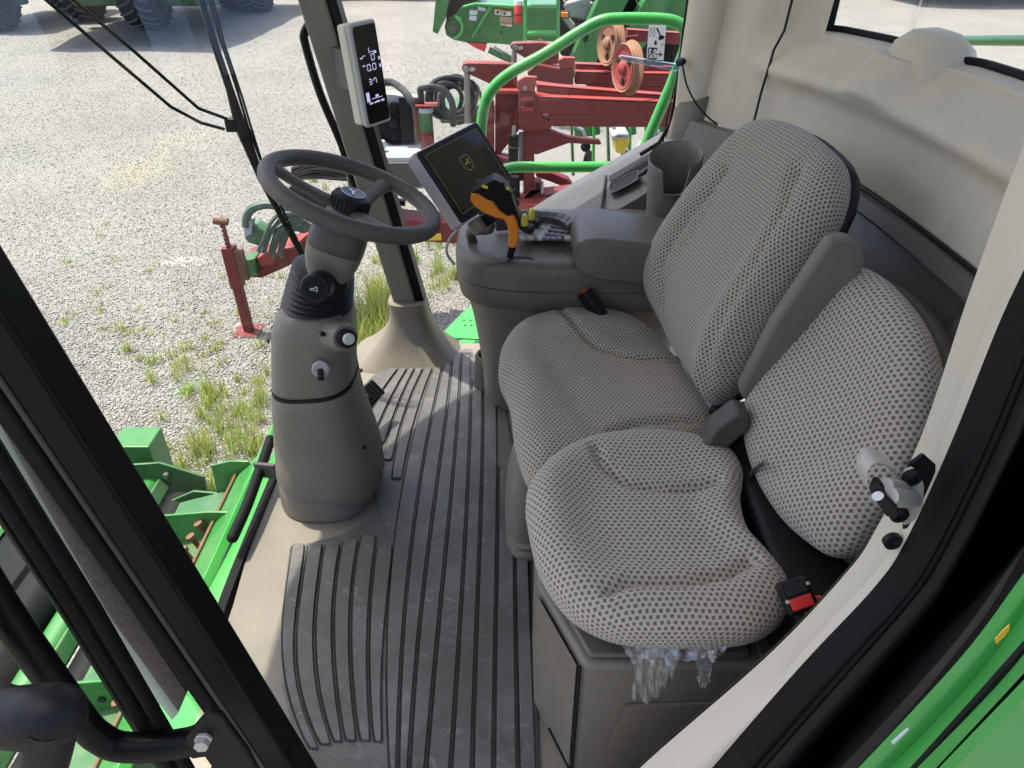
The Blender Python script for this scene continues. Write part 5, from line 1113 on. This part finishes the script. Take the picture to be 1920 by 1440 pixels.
jm = jf.lerp(jt, .55); MB().bar(jm, jt, .10, .10, (1, 0, 0)).build('outer_sleeve', M['red'], jk, .006); MB().bar(jm + V((.085, -.02, .08)), jt + V((.085, -.02, -.02)), .06, .07, (1, 0, 0)).build('side_sleeve', M['rust'], jk, .006)
MB().bar(jt, jt + V((-.01, 0, .20)), .07, .02, (1, 0, 0)).build('top_strap', M['red'], jk, .004)
for k in range(5): MB().lathe([(.009, 0), (.009, .002), (0, .002)], jt + V((-.008, -.037, (.02 + .036 * k))), (0, -1, 0), 10).build('pin_hole', M['white'], jk)
MB().tube([jt + V((-.07, 0, .22)), jt + V((.04, 0, .21))], .03, 14).build('top_roller', M['rust'], jk)
# hoses at the hitch
M['hose'] = plastic('grey_green_hose', (.06, .10, .075), .45, dirt=.4, dirtc=(.25, .26, .22)); M['hoseblk'] = plastic('black_hose', (.018, .019, .020), .4, dirt=.35, dirtc=(.16, .16, .15))
def hose(pts, y, r_, label, mat='hose', grp=None, nm='hydraulic_hose'):
    o = MB().tube(spline([ony(p[0], p[1], p[2] if len(p) > 2 else y) for p in pts], 6), r_, 8).build(nm, M[mat]); tag(o, label, 'hose', grp); return o
hy = thing('hydraulic_coupler', 'dusty green hydraulic coupler block on top of the red tongue hitch', 'coupler', tuple(ony(478, 440, 5.7)))
tb_ = lambda pts, y, th, mat, name: polyp(name, mat, pts, y, th, hy, .012)
tb_(((458, 448), (462, 428), (478, 424), (500, 436), (500, 458), (492, 464), (466, 456)), 5.68, .16, 'green_dk', 'coupler_body'); tb_(((456, 432), (461, 412), (472, 414), (472, 440), (458, 446)), 5.64, .1, 'padlight', 'coupler_collar')
hose(((462, 425), (463, 405), (475, 390), (500, 383), (530, 388), (560, 400)), 5.66, .036, 'thick grey green hose arching over the hitch coupler')
rr = random.Random(4)
for k in range(9):
    x0 = 498 + 5 * k; hose(((x0 + 50, 400 + 3 * k), (x0 + 30 + rr.uniform(-8, 8), 402 + 4 * k), (x0 + 8, 425 + rr.uniform(-6, 8)), (x0 - 4 + rr.uniform(-5, 5), 452), (x0 - 10 + rr.uniform(-6, 6), 478 + rr.uniform(-8, 8))), 5.6 + .02 * k, .016, 'grey green hydraulic hose hanging loosely from the hitch bundle', 'hose', 'loose hoses at the hitch')
for k in range(12):
    dv = k * 2.6; hose(((548, 318 + dv * .6 + rr.uniform(-2, 2)), (585, 304 + dv + rr.uniform(-3, 3)), (630, 306 + dv + rr.uniform(-3, 3)), (680, 318 + dv * .8 + rr.uniform(-3, 3)), (735, 332 + dv * .4)), 5.9 + .02 * k, .020, 'dark hydraulic hose stretched along the tongue behind the steering wheel', 'hoseblk', 'hoses along the tongue')
rings_ = []
for k in range(10):
    u0 = 545 + 7 * k; hose(((u0, 345 + k * 2 + rr.uniform(-4, 4)), (u0 + 6, 362 + 3 * k + rr.uniform(-3, 3)), (u0 + 20, 380 + 2 * k), (u0 + 40 + rr.uniform(-6, 6), 398)), 5.75, .017, 'short black hose clipped in the bundle ahead of the tongue', 'hoseblk', 'clipped short hoses')
for k in range(13):
    cu, cv = 846 + rr.uniform(-10, 10), 186 + rr.uniform(-4, 4); ru, rv = rr.uniform(24, 46), rr.uniform(26, 46); ph_ = rr.uniform(0, 3)
    pts = [ony(cu + ru * math.cos(a_), cv + rv * math.sin(a_) * (1 + .1 * math.sin(2 * a_ + ph_)), 6.6 + .05 * k + .2 * math.sin(a_ + ph_)) for a_ in [2 * math.pi * i / 24 for i in range(24)]]
    o = MB().tube(pts, .021, 7, False, True).build('coiled_hose', M['hoseblk']); tag(o, 'black hydraulic hose loop in the coil hung by the red lug', 'hose', 'coiled hoses')
# power pack
pp = thing('hydraulic_power_pack', 'light grey tank with black cooling fan and red topped filter on the tongue', 'power pack', tuple(ony(740, 300, 6.0)))
MB().box(ony(728, 310, 6.15), (.62, .42, .26)).build('tank', M['grey_tank'], pp, .01)
MB().box(ony(728, 310, 6.15) + V((0, -.03, -.01)), (.60, .40, .20)).build('tank_skirt', M['trim_dk'], pp, .01)
polyp('cooler_panel', 'grey_tank', ((700, 175), (738, 176), (790, 186), (800, 200), (799, 276), (700, 270)), 6.35, .12, pp, .012)
fc_ = ony(738, 230, 6.33); MB().lathe([(.16, 0), (.165, .04), (.15, .05), (.147, .02), (.04, .02), (.04, .04), (0, .05)], fc_, (.1, -1, .1), 36).build('fan_shroud', M['black'], pp)
x_, y_, z_ = frame((.1, -1, .1))
for k in range(6): a_ = k * math.pi / 3; MB().bar(fc_ + z_ * .03 + (x_ * math.cos(a_) + y_ * math.sin(a_)) * .04, fc_ + z_ * .03 + (x_ * math.cos(a_) + y_ * math.sin(a_)) * .145, .06, .006, tuple(z_ + x_ * .3)).build('fan_blade', M['rubber'], pp)
MB().box(ony(762, 225, 6.30), (.10, .05, .36)).build('motor_box', M['black'], pp, .008)
MB().lathe([(.038, 0), (.04, .05), (.034, .06), (0, .06)], ony(715, 278, 6.1), (0, 0, 1), 18).build('filler_cap', M['grey_tank'], pp)
q = ony(798, 205, 6.1); MB().lathe([(.055, -.32), (.055, -.16)], q, (0, 0, 1), 20).build('filter_bowl', M['red'], pp); MB().lathe([(.052, -.16), (.052, -.02)], q, (0, 0, 1), 20).build('filter_glass', M['green_dk'], pp)
MB().lathe([(.058, -.02), (.058, .015)], q, (0, 0, 1), 20).build('filter_ring', M['grey_tank'], pp); MB().box(q + V((.01, 0, .035)), (.17, .12, .015)).build('filter_head', M['red_lt'], pp, .003)
MB().box(q + V((-.075, 0, -.08)), (.03, .04, .34)).build('filter_post', M['rust'], pp, .004)
hose(((715, 155, 6.3), (735, 155, 6.3), (755, 168, 6.2), (772, 190, 6.1), (782, 202, 6.1)), 6.2, .030, 'dark hose curving from the cooler panel to the filter post', 'hoseblk')
hose(((790, 205, 6.1), (789, 178, 6.1), (790, 166, 6.1), (815, 164, 6.1), (835, 172, 6.1), (848, 195, 6.1), (850, 235, 6.15)), 6.1, .026, 'dark hose looping from the filter down beside the coil', 'hoseblk')
o = polyp('seed_tank', 'green_dk', ((822, 205), (900, 200), (908, 225), (905, 232), (826, 232)), 7.4, .5, None, .05); tag(o, 'low dark green tank behind the coiled hoses', 'tank'); 
o = polyp('tank_decal', 'yellow', ((852, 216), (864, 214), (864, 224), (852, 225)), 7.395, .004, o, 0)

# --- green row units beyond the beams
for i, (u0, yy, nm) in enumerate(((1100, 8.6, 'green planter row unit with black seed meter under the red beams'), (1168, 8.2, 'green planter row unit with a yellow box hung on its front'), (1240, 8.8, 'green planter row unit partly behind the slanting green rail'))):
    r_ = thing('planter_row_unit', nm, 'row unit', tuple(ony(u0, 300, yy)), 'planter row units')
    def U(a_, b_): return (u0 + a_, b_)
    polyp('unit_bracket', 'green', [U(*p) for p in ((-24, 232), (24, 232), (26, 252), (10, 256), (-22, 258))], yy, .1, r_, .01)
    polyp('parallel_arm', 'green_dk', [U(*p) for p in ((-30, 236), (-26, 236), (-22, 330), (-28, 330))], yy + .1, .1, r_, .01); polyp('parallel_arm', 'lgreen', [U(*p) for p in ((12, 234), (17, 234), (15, 322), (10, 322))], yy - .1, .1, r_, .01)
    MB().lathe([(.05, -.03), (.06, 0), (.05, .03), (0, .035)], ony(u0 - 2, 275, yy), (.3, -1, .2), 20).build('seed_meter', M['black'], r_)
    MB().lathe([(.11, -.02), (.12, 0), (.11, .02), (.05, .02), (0, .02)], ony(u0 + 2, 300, yy + .3), (.9, -.4, 0), 24).build('gauge_wheel', M['rubber'], r_)
    MB().tube(spline([ony(u0 - 2 + a_, b_, yy - .15) for a_, b_ in ((-20, 222), (-16, 238), (-4, 246), (2, 268))], 5), .018, 10).build('seed_hose', M['grey_tank'], r_)
    if i == 1:
        polyp('insecticide_box', 'yellow', ((1152, 258), (1166, 252), (1182, 256), (1180, 270), (1172, 290), (1154, 288)), yy - .3, .25, r_, .03); polyp('box_lid', 'padlight', ((1146, 254), (1160, 248), (1180, 250), (1182, 262), (1160, 260), (1150, 268)), yy - .33, .3, r_, .03)
o = MB().lathe([(.14, -.06), (.17, -.04), (.18, 0), (.17, .04), (.14, .06), (.08, .05), (0, .05)], ony(1215, 285, 9.2), (.5, -1, 0), 28).build('spare_wheel', M['stone1']); tag(o, 'pale dusty wheel standing behind the slanting green rail', 'wheel')

# --- parked green harvester across the yard (feeder house side, ladder, tyre)
GY = 13.5
gh = thing('parked_harvester', 'big green harvester with ladder, warning decals and red extinguisher parked behind the red toolbar', 'harvester', tuple(V((1.0, GY, GZ))))
def C5(x, y): return (800 + x / 6.857, y / 6.857)
def H(name, mat, pts, dy=0, th=.1, bev=.01, par=None): return polyp(name, mat, [C5(*p) for p in pts], GY + dy, th, par or gh, bev)
H('feeder_side', 'green', ((450, 90), (620, 55), (850, 40), (1100, 80), (1700, 60), (1700, 540), (1250, 520), (1110, 580), (900, 560), (500, 545), (350, 515), (250, 455), (228, 330), (300, 220), (370, 180)), 0, 1.2)
H('feeder_front', 'green', ((130, -160), (330, -160), (250, 180), (140, 440), (75, 405)), -.15, 1.4); H('front_gap', 'blackpaint', ((300, -160), (700, -160), (620, 50), (450, 80), (370, 180), (240, 330)), .1, 1.0)
q = ony(*C5(350, 350), GY - .02); MB().lathe([(.145, 0), (.148, .03), (.13, .04), (.105, .01), (.03, .01), (.03, .03), (0, .03)], q, (0, -1, 0), 40).build('drum', M['green_dk'], gh).scale = (1, 1, 1)
MB().lathe([(.022, .03), (.022, .05), (0, .05)], q, (0, -1, 0), 16).build('drum_hub', M['redbtn'], gh)
H('drum_guard', 'lgreen', ((360, 200), (440, 240), (480, 340), (460, 440), (400, 500), (340, 515), (340, 490), (400, 460), (440, 380), (430, 300), (370, 240)), -.25, .2)
H('brace', 'lgreen', ((820, 50), (870, 60), (600, 480), (570, 480)), -.1, .12, .01); H('top_rail', 'lgreen', ((460, 80), (620, 40), (1100, 70), (1240, 90), (1100, 110), (620, 70), (470, 105)), -.12, .15)
MB().lathe([(.022, 0), (.022, .01), (0, .01)], ony(*C5(955, 412), GY - .005), (0, -1, 0), 16).build('side_hole', M['ink'], gh)
for pts, m_ in ((((550, 125), (655, 135), (650, 190), (550, 190)), 'white'), (((548, 200), (642, 205), (640, 268), (546, 260)), 'white'), (((660, 85), (765, 100), (760, 145), (660, 130)), 'white'), (((875, 110), (955, 115), (950, 195), (875, 190)), 'white'), (((962, 130), (1090, 150), (1085, 205), (960, 200)), 'white'), (((940, 210), (1105, 225), (1095, 300), (935, 280)), 'padtan'), (((950, 295), (1098, 310), (1090, 345), (948, 325)), 'white'), (((1290, 135), (1380, 140), (1370, 255), (1295, 250)), 'white'), (((1395, 140), (1475, 140), (1470, 255), (1390, 255)), 'white'), (((1485, 130), (1590, 130), (1588, 190), (1485, 190)), 'padlight'), (((1490, 215), (1575, 215), (1570, 310), (1488, 310)), 'padtan'), (((1430, 490), (1490, 490), (1490, 515), (1430, 515)), 'yellow')):
    d_ = H('warning_decal', m_, pts, -.02, .015, 0); xs = [p[0] for p in pts]; ysx = [p[1] for p in pts]
    if m_ == 'white' and xs[0] > 800: H('decal_band', 'amber', ((min(xs) + 4, min(ysx) + 4), (max(xs) - 8, min(ysx) + 8), (max(xs) - 8, min(ysx) + 22), (min(xs) + 4, min(ysx) + 18)), -.035, .01, 0, d_); H('decal_print', 'ink', ((min(xs) + 20, min(ysx) + 40), (min(xs) + 55, min(ysx) + 30), (min(xs) + 60, min(ysx) + 55), (min(xs) + 30, max(ysx) - 14)), -.035, .01, 0, d_)
for x in (1268, 1690): MB().bar(ony(*C5(x, -160), GY - .5), ony(*C5(x, 545), GY - .5), .055, .05, (0, 1, 0)).build('ladder_rail', M['lgreen'], gh, .02)
for y in (-90, 75, 425): MB().bar(ony(*C5(1290, y), GY - .5), ony(*C5(1670, y), GY - .5), .2, .05).build('ladder_step', M['lgreen'], gh, .02)
H('back_board', 'green', ((1290, 100), (1670, 90), (1670, 500), (1290, 500)), -.05, .05)
q = ony(*C5(1180, 175), GY - .3); MB().lathe([(.06, -.145), (.067, -.135), (.067, .12), (.05, .15)], q, (0, 0, 1), 20).build('fire_extinguisher', M['redbtn'], gh); MB().lathe([(.069, .125), (.069, .19)], q, (0, 0, 1), 20).build('extinguisher_cap', M['white'], gh); MB().lathe([(.069, -.025), (.069, -.008)], q, (0, 0, 1), 20).build('extinguisher_band', M['ink'], gh)
H('light_bracket', 'black', ((1715, 145), (1835, 145), (1835, 240), (1715, 240)), -.3, .1); H('amber_light', 'amber', ((1730, 160), (1820, 160), (1820, 225), (1730, 225)), -.36, .08)
MB().tube([ony(*C5(800, 640), GY - .1), ony(*C5(1110, 790), GY - .1)], .05, 16).build('lift_cylinder', M['green_dk'], gh); H('red_lock', 'redbtn', ((510, 548), (775, 570), (745, 668), (640, 625)), -.1, .3)
MB().tube([ony(*C5(860, 600), GY), ony(*C5(1120, 740), GY)], .016, 10).build('cylinder_rod', M['steel'], gh)
H('chassis', 'blackpaint', ((1700, -160), (3600, -160), (3600, 900), (2000, 900), (1720, 700)), 1.2, 1.0)
H('frame_arm', 'green', ((2280, -160), (2680, -160), (2080, 1000), (1750, 1000)), .3, .4); H('frame_arm', 'green', ((2900, -160), (3250, -160), (2560, 1000), (2230, 1000)), .2, .4); H('side_cover', 'green', ((3250, -160), (3700, -160), (3700, 500), (2900, 380)), .8, .3)
for x, y in ((2040, 480), (2420, 560)): MB().lathe([(.05, 0), (.05, .02), (0, .03)], ony(*C5(x, y), GY + .18), (0, -1, 0), 18, sy=1.5).build('arm_slot', M['ink'], gh)
for pts in (((2130, 480), (2330, 450), (2330, 620), (2060, 760)), ((2560, 520), (2760, 480), (2720, 740), (2480, 780))): H('yellow_rim', 'yellow', pts, .9, .15)
H('cream_engine', 'stone1', ((1760, 40), (2100, -60), (2160, 120), (2050, 260), (1800, 220)), 1.0, .2, .05); H('engine_pipe', 'stone3', ((1720, 220), (1800, 180), (1920, 330), (1880, 420)), .9, .15, .03); H('engine_pipe', 'rod', ((2100, 20), (2260, 60), (2200, 300), (2080, 240)), .95, .15, .03)
MB().bar(ony(*C5(1800, 1175), 9.5), ony(*C5(3600, 1165), 9.5), .05, .05).build('low_rail', M['lgreen'], gh)
for i_ in range(26):
    x = rr.uniform(1720, 2900); y = rr.uniform(-50, 600); x2, y2 = x + rr.uniform(-90, 90), y + rr.uniform(60, 160)
    MB().tube([ony(*C5(x, y), GY + 1.1), ony(*C5((x + x2) / 2 + 20, (y + y2) / 2), GY + 1.05), ony(*C5(x2, y2), GY + 1.1)], rr.uniform(.008, .022), 6).build('engine_hose', M[rr.choice(['hoseblk', 'rod', 'hoseblk', 'green_dk'])], gh)

# --- tractors and harvesters at the far side of the yard
def tyre(parent, c, r_, wdt, ax=(1, 0, 0), rimy=1):
    c = V(c); x_, y_, z_ = frame(ax, (0, 0, 1)); n = 22
    ty = MB().lathe([(r_ * .58, -wdt * .45), (r_ * .80, -wdt * .5), (r_ * .93, -wdt * .47), (r_ * .96, -wdt * .3), (r_ * .97, 0), (r_ * .96, wdt * .3), (r_ * .93, wdt * .47), (r_ * .80, wdt * .5), (r_ * .58, wdt * .45)], c, ax, 44).build('tyre', M['tyre'], parent, 0, 50)
    lug = None
    for s_ in (-1, 1):
        for k in range(n):
            a0 = 2 * math.pi * (k + (.5 if s_ > 0 else 0)) / n; P = []
            for (w0, da) in ((.02, -.02), (.20, .09), (.40, .17), (.50, .18)):
                a_ = a0 + da; P.append(c + z_ * (s_ * wdt * w0) + (x_ * math.cos(a_) + y_ * math.sin(a_)) * (r_ * (.985 if w0 < .45 else .94)))
            MB().tube(P, r_ * .030, 4).build('tread_lug', M['lug'], ty, 0, 20)
    MB().lathe([(r_ * .60, wdt * .44), (r_ * .585, wdt * .46), (r_ * .52, wdt * .36), (r_ * .45, wdt * .15), (r_ * .15, wdt * .12), (r_ * .12, wdt * .3), (0, wdt * .3)], c, V(ax) * rimy, 32).build('rim', M['yellow'], ty)
    return ty
M['tyre'] = plastic('dusty_tyre_rubber', (.028, .030, .032), .75, .3, dirt=.5, dirtc=(.13, .13, .125)); M['lug'] = plastic('dusty_tread_rubber', (.16, .165, .17), .85, .3)
def machine(label, c, wd, ln, zb, zt, tyres, over=0, yaw=0, mat='green'):
    m_ = thing('parked_farm_machine', label, 'farm machine', tuple(c))
    c = V(c); pr = [(-wd / 2, 0), (-wd / 2 + .5, -over), (wd / 2 - .4, -over), (wd / 2, 0), (wd / 2, ln), (-wd / 2, ln)]
    MB().prism([c + V((a_, b_, zb)) for a_, b_ in pr], (0, 0, zt - zb)).build('body', M[mat], m_, .15, seg=3)
    MB().box(c + V((0, ln * .45, zb - .25)), (wd * .5, ln * .9, .5)).build('chassis', M['blackpaint'], m_, .05)
    MB().bar(c + V((-wd * .45, .6, .8)), c + V((wd * .45, .6, .8)), .4, .4).build('axle', M['green_dk'], m_, .05)
    MB().prism([c + V((a_, b_, zt)) for a_, b_ in ((-wd * .35, ln * .3), (wd * .35, ln * .3), (wd * .35, ln * .7), (-wd * .35, ln * .7))], (0, 0, .5)).build('cab_top', M['green_dk'], m_, .1)
    for (tx, ty_, tr_, tw, ry) in tyres: tyre(m_, c + V((tx, ty_, tr_)), tr_, tw, (1, 0, 0), ry)
    return m_
q = gnd(258, 60)
machine('green farm machine with big chevron tyre and yellow rim casting a broad shadow', (q.x + .1, q.y + .2, GZ), 4.6, 7, 1.75, 3.7, ((0, .55, .95, .95, 1), (-2.6, 2.2, .9, .7, -1), (2.0, 4.6, .8, .9, 1), (1.1, 5.2, .8, .9, -1)), 3.0)
q = gnd(10, 60); machine('dark farm machine whose front tyre stands beyond the twin wiper arms', (q.x - .9, q.y + .4, GZ), 2.6, 5, 1.6, 3.0, ((.55, .1, .8, .7, 1), (-1.3, .1, .8, .7, -1), (.4, 4.5, .9, .7, 1)), .4)
q = gnd(680, 2); machine('low green header cart far across the yard behind the corner post display', (q.x, q.y + .6, GZ), 5.5, 2.5, .35, 2.6, ((-2.0, 1.0, .45, .4, 1), (2.0, 1.0, .45, .4, 1)), .3, mat='green_dk')
q = gnd(1760, 0); machine('green farm machine added beyond the rear window to cast a shadow on the gravel', (q.x + 2.0, q.y + 3.5, GZ), 10, 6, 1.9, 4.2, ((-2.6, 3, .9, .7, 1), (2.6, 3, .9, .7, 1)), 5.5)  # made-up machine, mostly out of view, throwing shade on the gravel
